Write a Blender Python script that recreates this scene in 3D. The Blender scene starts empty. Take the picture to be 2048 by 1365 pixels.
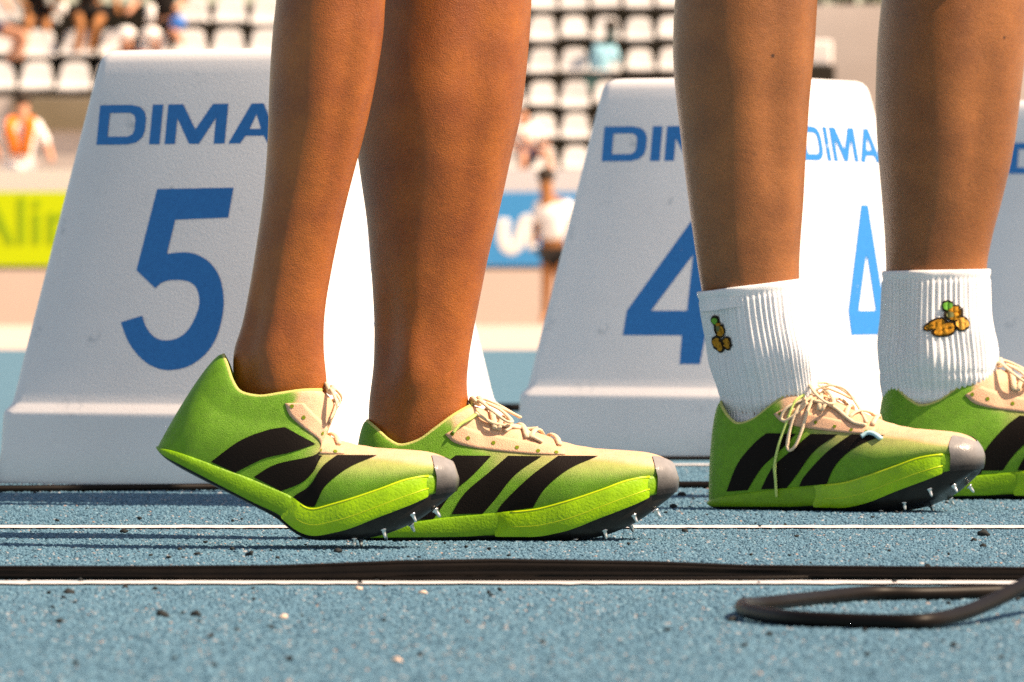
import bpy, bmesh, math, random
import numpy as np
from mathutils import Vector, Matrix, geometry
from mathutils.bvhtree import BVHTree

random.seed(7)
RNG = np.random.default_rng(7)
S = bpy.context.scene
COL = S.collection
R = math.radians

# ------------------------------------------------------------------ camera, sky, sun, exposure
F, YH, H = 14680.0, 550.0, 0.239          # focal length in photo pixels, horizon row, lens height above the track
cd = bpy.data.cameras.new('camera')
cam = bpy.data.objects.new('camera', cd)
COL.objects.link(cam)
cam.location = (0, 0, H)
cam.rotation_euler = (R(90), 0, 0)
cd.sensor_width = 36.0
cd.lens = 36.0 * F / 2048.0
cd.shift_y = -(682.5 - YH) / 2048.0
cd.clip_start, cd.clip_end = 0.1, 2000
cd.dof.use_dof = True
cd.dof.focus_distance = 6.75
cd.dof.aperture_fstop = 22
S.camera = cam

w = bpy.data.worlds.new('World')
S.world = w
w.use_nodes = True
TO_SUN = Vector((0.64, -0.18, 0.745)).normalized()
nt = w.node_tree
sky = nt.nodes.new('ShaderNodeTexSky')
sky.sky_type = 'NISHITA'
sky.sun_disc = False
sky.sun_elevation = math.asin(TO_SUN.z)
sky.sun_rotation = math.atan2(TO_SUN.x, TO_SUN.y)
bg = nt.nodes['Background']
bg.inputs['Strength'].default_value = 0.094
nt.links.new(sky.outputs[0], bg.inputs['Color'])
sl = bpy.data.lights.new('sun', 'SUN')
sl.energy = 5.0
sl.angle = R(0.6)
sl.color = (1.0, 0.93, 0.84)
sun = bpy.data.objects.new('sun', sl)
sun.rotation_euler = TO_SUN.to_track_quat('Z', 'Y').to_euler()
sun.location = (4, 0, 8)
COL.objects.link(sun)
S.view_settings.view_transform = 'Standard'
S.view_settings.look = 'None'
S.view_settings.gamma = 1
S.view_settings.use_curve_mapping = False
S.view_settings.exposure = 0.88
S.view_settings.use_white_balance = True
S.view_settings.white_balance_temperature = 9100
S.view_settings.white_balance_tint = 18
S.cycles.use_denoising = False

# ------------------------------------------------------------------ helpers
def at(px, py, Y):
    return Vector(((px - 1024) / F * Y, Y, H + (YH - py) / F * Y))

def ground_y(py):
    return H * F / (py - YH)

def tag(o, label=None, cat=None, group=None, kind=None):
    if label: o['label'] = label
    if cat: o['category'] = cat
    if group: o['group'] = group
    if kind: o['kind'] = kind
    return o

def empty(name, loc):
    o = bpy.data.objects.new(name, None)
    COL.objects.link(o)
    o.location = loc
    o.empty_display_size = 0.1
    return o

def mk(name, verts, faces, mats, parent=None, smooth=True, mi=None, loc=None):
    me = bpy.data.meshes.new(name)
    me.from_pydata([tuple(v) for v in verts], [], [tuple(f) for f in faces])
    if not isinstance(mats, (list, tuple)): mats = [mats]
    for m in mats: me.materials.append(m)
    if mi is not None: me.polygons.foreach_set('material_index', mi)
    me.polygons.foreach_set('use_smooth', [smooth] * len(me.polygons))
    me.update()
    o = bpy.data.objects.new(name, me)
    COL.objects.link(o)
    if parent: o.parent = parent
    if loc is not None: o.location = loc
    return o

def subsurf(o, n=1):
    m = o.modifiers.new('sub', 'SUBSURF')
    m.levels = n; m.render_levels = n
    return o

def fix_normals(o):
    bm = bmesh.new(); bm.from_mesh(o.data)
    bmesh.ops.recalc_face_normals(bm, faces=bm.faces)
    bm.to_mesh(o.data); bm.free()
    return o

def ring_faces(nr, n, close=True, flip=False):
    fs = []
    for i in range(nr - 1):
        for j in range(n if close else n - 1):
            a, b = i * n + j, i * n + (j + 1) % n
            c, d = (i + 1) * n + (j + 1) % n, (i + 1) * n + j
            fs.append((a, d, c, b) if flip else (a, b, c, d))
    return fs

def curve(xs, ys):
    """smooth monotone interpolation through the points (xs increasing)"""
    xs = np.asarray(xs, float); ys = np.asarray(ys, float)
    d = np.diff(ys) / np.diff(xs)
    m = np.zeros_like(ys)
    m[0], m[-1] = d[0], d[-1]
    for i in range(1, len(xs) - 1):
        m[i] = 0 if d[i - 1] * d[i] <= 0 else 2 * d[i - 1] * d[i] / (d[i - 1] + d[i])
    def f(x):
        x = min(max(x, xs[0]), xs[-1])
        i = min(max(int(np.searchsorted(xs, x)) - 1, 0), len(xs) - 2)
        h = xs[i + 1] - xs[i]; t = (x - xs[i]) / h
        return ((1 + 2 * t) * (1 - t) ** 2 * ys[i] + t * (1 - t) ** 2 * h * m[i]
                + t * t * (3 - 2 * t) * ys[i + 1] + t * t * (t - 1) * h * m[i + 1])
    return f

def sstep(x, a, b):
    t = min(max((x - a) / (b - a), 0), 1)
    return t * t * (3 - 2 * t)

def spline(pts, n=8):
    """Catmull-Rom through the points"""
    P = [Vector(p) for p in pts]
    P = [2 * P[0] - P[1]] + P + [2 * P[-1] - P[-2]]
    out = []
    for i in range(1, len(P) - 2):
        for k in range(n):
            t = k / n
            a, b, c, d = P[i - 1:i + 3]
            out.append(0.5 * ((2 * b) + (c - a) * t + (2 * a - 5 * b + 4 * c - d) * t * t + (3 * b - a - 3 * c + d) * t ** 3))
    out.append(P[-2])
    return out

def tube_geo(pts, rad, n=8, flat=1.0, up=Vector((0, 0, 1)), cap=True):
    vs, fs = [], []
    m = len(pts)
    for i, p in enumerate(pts):
        p = Vector(p)
        t = (Vector(pts[min(i + 1, m - 1)]) - Vector(pts[max(i - 1, 0)])).normalized()
        s = t.cross(up)
        if s.length < 1e-4: s = t.cross(Vector((0, 1, 0)))
        s.normalize()
        u = s.cross(t).normalized()
        r = rad[i] if hasattr(rad, '__len__') else rad
        for k in range(n):
            a = 2 * math.pi * k / n
            vs.append(p + s * math.cos(a) * r + u * math.sin(a) * r * flat)
    fs = ring_faces(m, n)
    if cap:
        fs.append(tuple(range(n - 1, -1, -1)))
        fs.append(tuple(range((m - 1) * n, m * n)))
    return vs, fs

def join_geo(geos):
    V, Fc = [], []
    for vs, fs in geos:
        o = len(V)
        V += list(vs)
        Fc += [tuple(i + o for i in f) for f in fs]
    return V, Fc

def box_geo(x0, x1, y0, y1, z0, z1):
    v = [(x, y, z) for z in (z0, z1) for y in (y0, y1) for x in (x0, x1)]
    f = [(0, 2, 3, 1), (4, 5, 7, 6), (0, 1, 5, 4), (2, 6, 7, 3), (0, 4, 6, 2), (1, 3, 7, 5)]
    return v, f

# ------------------------------------------------------------------ materials
def mat(name, col, rough=0.5, spec=0.5, sss=0.0, sssr=(1, .35, .2), scale=.004, var=None, vscale=40, bump=0.0, bscale=200,
        metal=0.0, coat=0.0, trans=0.0, detail=4, vstretch=None):
    m = bpy.data.materials.new(name)
    m.use_nodes = True
    t = m.node_tree
    p = t.nodes['Principled BSDF']
    p.inputs['Base Color'].default_value = (*col, 1)
    p.inputs['Roughness'].default_value = rough
    p.inputs['Specular IOR Level'].default_value = spec
    p.inputs['Metallic'].default_value = metal
    p.inputs['Coat Weight'].default_value = coat
    if sss:
        p.inputs['Subsurface Weight'].default_value = sss
        p.inputs['Subsurface Radius'].default_value = sssr
        p.inputs['Subsurface Scale'].default_value = scale
    tc = t.nodes.new('ShaderNodeTexCoord')
    src = tc.outputs['Object']
    if vstretch:
        mp = t.nodes.new('ShaderNodeMapping')
        mp.inputs['Scale'].default_value = vstretch
        t.links.new(src, mp.inputs[0]); src = mp.outputs[0]
    if var:
        n = t.nodes.new('ShaderNodeTexNoise')
        n.inputs['Scale'].default_value = vscale
        n.inputs['Detail'].default_value = detail
        t.links.new(src, n.inputs['Vector'])
        r = t.nodes.new('ShaderNodeValToRGB')
        r.color_ramp.elements[0].position = .3
        r.color_ramp.elements[1].position = .7
        r.color_ramp.elements[0].color = (*var, 1)
        r.color_ramp.elements[1].color = (*col, 1)
        t.links.new(n.outputs['Fac'], r.inputs[0])
        t.links.new(r.outputs[0], p.inputs['Base Color'])
    if bump:
        n2 = t.nodes.new('ShaderNodeTexNoise')
        n2.inputs['Scale'].default_value = bscale
        n2.inputs['Detail'].default_value = 3
        t.links.new(src, n2.inputs['Vector'])
        b = t.nodes.new('ShaderNodeBump')
        b.inputs['Strength'].default_value = bump
        b.inputs['Distance'].default_value = .002
        t.links.new(n2.outputs['Fac'], b.inputs['Height'])
        t.links.new(b.outputs[0], p.inputs['Normal'])
    return m

def skin_mat(name, col, var, moles=()):
    m = mat(name, col, .34, .55, sss=.06, sssr=(1, .32, .15), scale=.004, var=var, vscale=22, bump=.35, bscale=900)
    t = m.node_tree
    p = t.nodes['Principled BSDF']
    src = p.inputs['Base Color'].links[0].from_socket
    # fine mottling of the skin
    tc = [n for n in t.nodes if n.type == 'TEX_COORD'][0]
    n = t.nodes.new('ShaderNodeTexNoise'); n.inputs['Scale'].default_value = 260; n.inputs['Detail'].default_value = 5
    t.links.new(tc.outputs['Object'], n.inputs['Vector'])
    mr = t.nodes.new('ShaderNodeMapRange'); mr.inputs['To Min'].default_value = .76; mr.inputs['To Max'].default_value = 1.22
    t.links.new(n.outputs['Fac'], mr.inputs['Value'])
    mx = t.nodes.new('ShaderNodeMix'); mx.data_type = 'RGBA'; mx.blend_type = 'MULTIPLY'; mx.inputs['Factor'].default_value = 1
    t.links.new(src, mx.inputs['A']); t.links.new(mr.outputs[0], mx.inputs['B'])
    src = mx.outputs['Result']
    # shallow veins and hollows under the skin
    bp_ = [k for k in t.nodes if k.type == 'BUMP'][0]
    n3 = t.nodes.new('ShaderNodeTexNoise'); n3.inputs['Scale'].default_value = 34; n3.inputs['Detail'].default_value = 5; n3.inputs['Distortion'].default_value = .6
    t.links.new(tc.outputs['Object'], n3.inputs['Vector'])
    b2_ = t.nodes.new('ShaderNodeBump'); b2_.inputs['Strength'].default_value = .13; b2_.inputs['Distance'].default_value = .007
    t.links.new(n3.outputs['Fac'], b2_.inputs['Height']); t.links.new(b2_.outputs[0], bp_.inputs['Normal'])
    for (q, r) in moles:
        d = t.nodes.new('ShaderNodeVectorMath'); d.operation = 'DISTANCE'
        d.inputs[1].default_value = q
        t.links.new(tc.outputs['Object'], d.inputs[0])
        mr = t.nodes.new('ShaderNodeMapRange')
        mr.inputs['From Min'].default_value = r * .6; mr.inputs['From Max'].default_value = r * 1.5
        mr.inputs['To Min'].default_value = .2; mr.inputs['To Max'].default_value = 1.0
        t.links.new(d.outputs['Value'], mr.inputs['Value'])
        mx = t.nodes.new('ShaderNodeMix'); mx.data_type = 'RGBA'; mx.blend_type = 'MULTIPLY'; mx.inputs['Factor'].default_value = 1
        t.links.new(src, mx.inputs['A']); t.links.new(mr.outputs[0], mx.inputs['B'])
        src = mx.outputs['Result']
    t.links.new(src, p.inputs['Base Color'])
    return m

def attr_mix_mat(name, ca, cb, attr='fade', rough=.55, bump=.5, bscale=1400, sss=.08):
    """two colours (upper: dyes; toe cap: light and shade) that fade into each other along a per-vertex attribute"""
    m = mat(name, ca, rough, .3, sss=sss, sssr=(1, 1, .5), scale=.003, bump=bump, bscale=bscale)
    t = m.node_tree; p = t.nodes['Principled BSDF']
    a = t.nodes.new('ShaderNodeAttribute'); a.attribute_name = attr
    n = t.nodes.new('ShaderNodeTexNoise'); n.inputs['Scale'].default_value = 500
    tc = [k for k in t.nodes if k.type == 'TEX_COORD'][0]
    t.links.new(tc.outputs['Object'], n.inputs['Vector'])
    ad = t.nodes.new('ShaderNodeMath'); ad.operation = 'MULTIPLY_ADD'; ad.inputs[1].default_value = .14; ad.inputs[2].default_value = -.07
    t.links.new(n.outputs['Fac'], ad.inputs[0])
    ad2 = t.nodes.new('ShaderNodeMath'); ad2.operation = 'ADD'; ad2.use_clamp = True
    t.links.new(a.outputs['Fac'], ad2.inputs[0]); t.links.new(ad.outputs[0], ad2.inputs[1])
    r = t.nodes.new('ShaderNodeValToRGB')
    e = r.color_ramp.elements
    e[0].color = (*ca, 1); e[1].color = (*cb, 1)
    t.links.new(ad2.outputs[0], r.inputs[0])
    # faint cross weave
    n2 = t.nodes.new('ShaderNodeTexNoise'); n2.inputs['Scale'].default_value = 120; n2.inputs['Detail'].default_value = 6
    t.links.new(tc.outputs['Object'], n2.inputs['Vector'])
    mr = t.nodes.new('ShaderNodeMapRange'); mr.inputs['To Min'].default_value = .7; mr.inputs['To Max'].default_value = 1.25
    t.links.new(n2.outputs['Fac'], mr.inputs['Value'])
    mx = t.nodes.new('ShaderNodeMix'); mx.data_type = 'RGBA'; mx.blend_type = 'MULTIPLY'; mx.inputs['Factor'].default_value = 1
    t.links.new(r.outputs[0], mx.inputs['A']); t.links.new(mr.outputs[0], mx.inputs['B'])
    t.links.new(mx.outputs['Result'], p.inputs['Base Color'])
    return m

def track_mat():
    m = mat('track_rubber', (.10, .25, .36), .75, .3)
    t = m.node_tree; p = t.nodes['Principled BSDF']
    tc = [n for n in t.nodes if n.type == 'TEX_COORD'][0]
    v = t.nodes.new('ShaderNodeTexVoronoi'); v.inputs['Scale'].default_value = 330
    t.links.new(tc.outputs['Object'], v.inputs['Vector'])
    r = t.nodes.new('ShaderNodeValToRGB'); r.color_ramp.interpolation = 'LINEAR'
    e = r.color_ramp.elements
    e[0].position = 0; e[0].color = (.050, .140, .205, 1)
    e[1].position = 1; e[1].color = (.12, .225, .290, 1)
    for pos, c in ((.3, (.056, .155, .228, 1)), (.7, (.076, .188, .265, 1)), (.93, (.09, .205, .278, 1))):
        k = e.new(pos); k.color = c
    sp = t.nodes.new('ShaderNodeSeparateColor')
    t.links.new(v.outputs['Color'], sp.inputs[0]); t.links.new(sp.outputs[0], r.inputs[0])
    n = t.nodes.new('ShaderNodeTexNoise'); n.inputs['Scale'].default_value = 5; n.inputs['Detail'].default_value = 6
    t.links.new(tc.outputs['Object'], n.inputs['Vector'])
    mr = t.nodes.new('ShaderNodeMapRange'); mr.inputs['To Min'].default_value = .82; mr.inputs['To Max'].default_value = 1.18
    t.links.new(n.outputs['Fac'], mr.inputs['Value'])
    mx = t.nodes.new('ShaderNodeMix'); mx.data_type = 'RGBA'; mx.blend_type = 'MULTIPLY'; mx.inputs['Factor'].default_value = 1
    t.links.new(r.outputs[0], mx.inputs['A']); t.links.new(mr.outputs[0], mx.inputs['B'])
    t.links.new(mx.outputs['Result'], p.inputs['Base Color'])
    n2 = t.nodes.new('ShaderNodeTexNoise'); n2.inputs['Scale'].default_value = 260; n2.inputs['Detail'].default_value = 2
    t.links.new(tc.outputs['Object'], n2.inputs['Vector'])
    b = t.nodes.new('ShaderNodeBump'); b.inputs['Strength'].default_value = .8; b.inputs['Distance'].default_value = .002
    t.links.new(n2.outputs['Fac'], b.inputs['Height']); t.links.new(b.outputs[0], p.inputs['Normal'])
    return m

def granule_mat():
    m = mat('rubber_granule', (.10, .25, .36), .7, .35)
    t = m.node_tree; p = t.nodes['Principled BSDF']
    oi = t.nodes.new('ShaderNodeObjectInfo')
    r = t.nodes.new('ShaderNodeValToRGB'); r.color_ramp.interpolation = 'CONSTANT'
    e = r.color_ramp.elements
    e[0].position = 0; e[0].color = (.036, .110, .165, 1)
    e[1].position = .18; e[1].color = (.056, .155, .228, 1)
    for pos, c in ((.45, (.064, .172, .25, 1)), (.7, (.076, .188, .27, 1)), (.88, (.105, .225, .30, 1)), (.965, (.27, .29, .31, 1)), (.993, (.30, .22, .19, 1))):
        k = e.new(pos); k.color = c
    t.links.new(oi.outputs['Random'], r.inputs[0])
    t.links.new(r.outputs[0], p.inputs['Base Color'])
    return m

LIME = (.115, .32, .016)
PEACH = (.74, .45, .29)
M = dict(
    track=track_mat(), granule=granule_mat(),
    crumb=mat('black_rubber_crumb', (.012, .016, .018), .8, .3),
    pebble=mat('pale_grit', (.62, .45, .36), .8, .3),
    paint=mat('white_line_paint', (.62, .60, .60), .7, .3, var=(.42, .44, .47), vscale=160),
    cable=mat('black_cable_rubber', (.0045, .0028, .002), .45, .14, var=(.008, .005, .0035), vscale=60),
    tan=mat('sandy_apron', (.60, .49, .43), .9, .2, var=(.52, .42, .36), vscale=.4),
    plastic=mat('white_moulded_plastic', (.80, .775, .785), .42, .45, sss=.05, sssr=(1, 1, 1), scale=.004, var=(.75, .725, .735), vscale=9, bump=.12, bscale=500),
    blue=mat('blue_vinyl_print', (.001, .180, .48), .5, .2, var=(.001, .155, .43), vscale=200),
    upper=attr_mix_mat('knit_upper', LIME, PEACH),
    lining=mat('shoe_lining', (.16, .30, .02), .8, .2, bump=.4, bscale=900),
    collar=mat('collar_edge', (.50, .50, .16), .7, .2, bump=.4, bscale=900),
    midsole=mat('lime_foam', (.16, .37, .004), .5, .4, sss=.12, sssr=(1, 1, .3), scale=.004, var=(.12, .29, .004), vscale=90, bump=.3, bscale=500),
    pod=mat('lime_foam_pod', (.28, .54, .005), .40, .45, sss=.15, sssr=(1, 1, .3), scale=.004, var=(.21, .43, .005), vscale=70, bump=.3, bscale=400),
    pod_line=mat('yellow_foam_ridge', (.50, .62, .02), .42, .45, sss=.1, sssr=(1, 1, .3), scale=.003),
    plate=mat('black_spike_plate', (.008, .006, .005), .4, .3, var=(.018, .015, .012), vscale=90),
    toecap=attr_mix_mat('grey_toe_rubber_shaded', (.012, .011, .011), (.25, .24, .24), rough=.25, bump=.2, bscale=600, sss=0),  # grey rubber with top highlight and lower shade put into its colour
    stripe=mat('black_stripe_film', (.006, .0035, .0025), .6, .12, bump=.25, bscale=900),
    lace=mat('peach_lace', (.78, .60, .42), .75, .2, bump=.6, bscale=1600),
    lace_green=mat('lime_lace', (.55, .72, .22), .75, .2, bump=.6, bscale=1600),
    tab=mat('pale_blue_tab', (.35, .60, .68), .5, .3),
    eyestay=mat('peach_overlay', (.72, .42, .27), .6, .3, bump=.5, bscale=1200),
    eyelet=mat('eyelet_green', (.14, .20, .01), .7, .2),
    metal=mat('spike_steel', (.75, .74, .72), .28, .5, metal=1.0),
    sock=mat('white_rib_cotton', (.80, .81, .84), .9, .15, sss=.1, sssr=(1, 1, 1), scale=.003, bump=.5, bscale=1500),
    outline=mat('dark_thread', (.02, .013, .006), .8, .2),
    orange_thread=mat('amber_thread', (.42, .17, .012), .8, .2, var=(.55, .26, .03), vscale=400, bump=.4, bscale=1500),
    pale_thread=mat('pale_amber_thread', (.60, .33, .07), .8, .2, bump=.4, bscale=1500),
    green_thread=mat('green_thread', (.10, .35, .05), .8, .2),
    grey_thread=mat('olive_thread', (.13, .14, .06), .8, .2),
    seat=mat('white_seat_plastic', (.66, .64, .63), .45, .4),
    dark_concrete=mat('shaded_terrace_concrete', (.030, .025, .018), .9, .2, var=(.02, .017, .012), vscale=3),  # shade in the gaps under the seats put into the concrete colour
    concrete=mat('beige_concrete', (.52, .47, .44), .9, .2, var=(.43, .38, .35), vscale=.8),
    olive_shade=mat('olive_shade_concrete', (.16, .13, .08), .9, .2, var=(.25, .21, .15), vscale=.9),  # wall colour with the shade below the seats painted in
    white_wall=mat('white_barrier', (.80, .74, .72), .7, .3),
    board_green=mat("lime_board_print", (.46, .60, .004), .5, .4),
    board_letter=mat('green_board_letter', (.20, .36, .002), .5, .4),
    board_blue=mat('blue_board_print', (.015, .27, .60), .5, .4),
    board_white=mat('white_board_letter', (.85, .83, .80), .5, .4),
    board_dark=mat('board_black', (.015, .015, .012), .7, .3),
    far_skin=mat('far_skin', (.62, .30, .19), .6, .3),
    far_skin_dark=mat('far_tanned_skin', (.35, .14, .05), .6, .3),
    white_cloth=mat('white_cloth', (.85, .82, .80), .9, .2),
    black_cloth=mat('black_cloth', (.014, .011, .010), .9, .2),
    navy_cloth=mat('navy_cloth', (.012, .04, .10), .9, .2),
    orange_cloth=mat('orange_vest_cloth', (.85, .20, .02), .8, .2),
    teal_cloth=mat('dark_teal_cloth', (.02, .06, .06), .9, .2),
    sky_cloth=mat('light_blue_cloth', (.30, .62, .75), .9, .2),
    red_cloth=mat('red_cloth', (.55, .09, .04), .9, .2),
    blue_ball=mat('blue_bag', (.01, .16, .55), .5, .4),
    hair=mat('dark_hair', (.03, .018, .010), .6, .3),
    leaf=mat('dark_leaf', (.045, .06, .025), .8, .2, var=(.03, .04, .015), vscale=6),
    bark=mat('bark', (.10, .07, .05), .9, .1),
    shorts=mat('black_running_shorts', (.02, .02, .025), .8, .2),
    singlet=mat('white_singlet', (.7, .7, .72), .8, .2),
)

# ------------------------------------------------------------------ ground
TRK_END = 23.4
def grid_plane(name, xs, ys, zf, m):
    vs = [(x, y, zf(y)) for y in ys for x in xs]
    n = len(xs)
    fs = [(i * n + j, i * n + j + 1, (i + 1) * n + j + 1, (i + 1) * n + j) for i in range(len(ys) - 1) for j in range(n - 1)]
    return mk(name, vs, fs, m, smooth=False)
tag(grid_plane('running_track', [-60, -3, 3, 60], [-6, 2, 10, TRK_END], lambda y: 0.0, M['track']), kind='structure',
    label='blue granular rubber running track under the runners')
tag(grid_plane('ground', [-600, -20, 20, 600], [TRK_END, 80, 86.2, 400, 1200],
    lambda y: -.004 if y < 30 else -.36, M['tan']), kind='structure', label='sandy apron between the track and the stand')
def line(y0, y1, name='lane_line'):
    # slightly worn edges: subdivide near the camera
    xs = list(np.linspace(-1.2, 1.2, 240))
    xs = [-30] + xs + [30]
    vs = []
    for x in xs:
        vs.append((x, y0 + RNG.normal(0, .004), .0015)); vs.append((x, y1 + RNG.normal(0, .004), .0015))
    fs = [(2 * i, 2 * i + 2, 2 * i + 3, 2 * i + 1) for i in range(len(xs) - 1)]
    return tag(mk(name, vs, fs, M['paint'], smooth=False), kind='structure', label='white painted lane line on the blue track')
line(5.645, 5.705); line(6.89, 6.965); line(9.16, 9.23)

# loose granules that make up the surface
def scatter(name, verts, faces, density, rmin, rmax, m, seed, label):
    o = mk(name, verts, faces, m, smooth=False)
    ng = bpy.data.node_groups.new(name, 'GeometryNodeTree')
    ng.interface.new_socket('Geometry', in_out='INPUT', socket_type='NodeSocketGeometry')
    ng.interface.new_socket('Geometry', in_out='OUTPUT', socket_type='NodeSocketGeometry')
    N = ng.nodes
    gi, go = N.new('NodeGroupInput'), N.new('NodeGroupOutput')
    d = N.new('GeometryNodeDistributePointsOnFaces'); d.inputs['Density'].default_value = density; d.inputs['Seed'].default_value = seed
    ico = N.new('GeometryNodeMeshIcoSphere'); ico.inputs['Radius'].default_value = 1; ico.inputs['Subdivisions'].default_value = 1
    sm = N.new('GeometryNodeSetMaterial'); sm.inputs['Material'].default_value = m
    inst = N.new('GeometryNodeInstanceOnPoints')
    rr = N.new('FunctionNodeRandomValue'); rr.data_type = 'FLOAT_VECTOR'
    rr.inputs[0].default_value = (-.5, -.5, 0); rr.inputs[1].default_value = (.5, .5, 6.28)
    rs = N.new('FunctionNodeRandomValue'); rs.data_type = 'FLOAT_VECTOR'
    rs.inputs[0].default_value = (rmin, rmin, rmin * .45); rs.inputs[1].default_value = (rmax, rmax, rmax * .62)
    L = ng.links
    L.new(gi.outputs[0], d.inputs['Mesh']); L.new(d.outputs['Points'], inst.inputs['Points'])
    L.new(ico.outputs['Mesh'], sm.inputs['Geometry']); L.new(sm.outputs['Geometry'], inst.inputs['Instance'])
    L.new(rr.outputs[0], inst.inputs['Rotation']); L.new(rs.outputs[0], inst.inputs['Scale'])
    L.new(inst.outputs['Instances'], go.inputs[0])
    md = o.modifiers.new('scatter', 'NODES'); md.node_group = ng
    return tag(o, label, kind='stuff')
def strip(y0, y1, z):
    a, b = .085 * y0 + .12, .085 * y1 + .12
    return [(-a, y0, z), (a, y0, z), (b, y1, z), (-b, y1, z)], [(0, 1, 2, 3)]
v, f = strip(4.1, 5.595, .0003)
scatter('rubber_granules', v, f, 60000, .0010, .0023, M['granule'], 1, 'fine blue rubber granules of the track nearest the lens')
v, f = strip(5.725, 6.87, .0003)
scatter('rubber_granules', v, f, 50000, .0010, .0023, M['granule'], 2, 'fine blue rubber granules between the two lane lines')
v, f = strip(6.99, 9.1, .0003)
scatter('rubber_granules', v, f, 32000, .0011, .0024, M['granule'], 3, 'fine blue rubber granules around the lane marker boxes')

def lump(r, seed, flat=.7, sub=2):
    bm = bmesh.new(); bmesh.ops.create_icosphere(bm, subdivisions=sub, radius=1)
    rg = np.random.default_rng(seed)
    k = rg.normal(0, 1, (5, 3))
    for v in bm.verts:
        d = 1 + sum(.16 * math.sin(3 * v.co.dot(Vector(q)) + i) for i, q in enumerate(k))
        v.co *= d
    vs = [Vector((v.co.x * r, v.co.y * r * .8, v.co.z * r * flat)) for v in bm.verts]
    bm.verts.index_update()
    fs = [[v.index for v in fc.verts] for fc in bm.faces]
    bm.free()
    return vs, fs

CR = 'loose crumbs lying on the track'
crumbs = [
    (325, 1229, 13, 'crumb', 'largest black rubber crumb in the foreground, left of its twin below the long cable'),
    (391, 1229, 11, 'crumb', 'black rubber crumb just right of the largest crumb in the foreground'),
    (118, 1243, 9, 'crumb', 'brownish black crumb in the left foreground, nearest the left picture edge'),
    (250, 1176, 6, 'crumb', 'tiny black crumb touching the white line under the long cable'),
    (136, 1185, 10, 'crumb', 'flat dark crumb under the long cable near the left picture edge'),
    (541, 1255, 7, 'crumb', 'dark crumb nearest the pale grit grain in the foreground'),
    (421, 1274, 8, 'crumb', 'dark crumb lowest of the foreground cluster, toward the lens'),
    (475, 1260, 6, 'crumb', 'small dark crumb between two others in the left foreground'),
    (1490, 1292, 8, 'crumb', 'lone dark crumb in front of the cable loop'),
    (1463, 1241, 9, 'crumb', 'black crumb pressed against the bend of the cable loop'),
    (1967, 1069, 11, 'crumb', 'biggest black crumb below the white line at right'),
    (1948, 1081, 6, 'crumb', 'small black crumb beside the biggest crumb at right'),
    (1966, 1093, 7, 'crumb', 'flat black crumb nearest the cable under the biggest crumb at right'),
    (1594, 1073, 5, 'crumb', 'tiny crumb below the white line under the sock wearing runner'),
    (1855, 1133, 6, 'crumb', 'dark crumb just behind the long cable at right'),
    (246, 1064, 8, 'crumb', 'flat dark crumb just below the farther white line at left'),
    (395, 1109, 6, 'crumb', 'small crumb behind the long cable, left of the lifted shoe'),
    (500, 1109, 9, 'crumb', 'black crumb under the forefoot of the lifted shoe, larger of two'),
    (676, 1103, 8, 'crumb', 'black crumb in the shade just left of the planted heel'),
    (1365, 990, 8, 'crumb', 'dark crumb behind the toe of the planted shoe, beside the cable'),
    (1348, 1014, 7, 'crumb', 'dark crumb between planted toe and white line'),
    (1369, 1062, 7, 'crumb', 'dark crumb touching the white line right of the planted toe'),
    (717, 1178, 8, 'pebble', 'pale grit grain in front of the long cable below the planted heel'),
    (845, 1187, 8, 'pebble', 'pale grit grain in front of the cable, right of another'),
    (568, 1235, 9, 'pebble', 'pale pinkish grit grain in the open left foreground'),
    (793, 1322, 9, 'pebble', 'pale grit grain nearest the lens, out of focus'),
]
for i, (px, py, r, m, lab) in enumerate(crumbs):
    Y = ground_y(py + r * .5)
    rad = r / F * Y
    vs, fs = lump(rad, 100 + i)
    tag(mk('rubber_crumb' if m == 'crumb' else 'grit_grain', vs, fs, M[m], loc=((px - 1024) / F * Y, Y, rad * .5)), lab,
        'crumb' if m == 'crumb' else 'grit', CR)
geos = []
for i in range(150):
    Y = RNG.uniform(4.4, 8.3); x = RNG.uniform(-.075, .075) * Y
    vs, fs = lump(RNG.uniform(.0012, .0026), 500 + i, sub=1)
    geos.append(([v + Vector((x, Y, .002)) for v in vs], fs))
v, f = join_geo(geos)
tag(mk('rubber_crumbs', v, f, M['crumb']), 'tiny black rubber crumbs sprinkled over the track', kind='stuff')

# ------------------------------------------------------------------ lane marker boxes
def rsq(half, r, n=6):
    pts = []
    for cx, cy, a0 in ((1, -1, -90), (1, 1, 0), (-1, 1, 90), (-1, -1, 180)):
        for k in range(n + 1):
            a = R(a0 + 90 * k / n)
            pts.append((cx * (half - r) + r * math.cos(a), cy * (half - r) + r * math.sin(a)))
    return pts

def half_at(z): return .1985 - (z - .0945) * (.1985 - .130) / (.485 - .0945)

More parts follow.
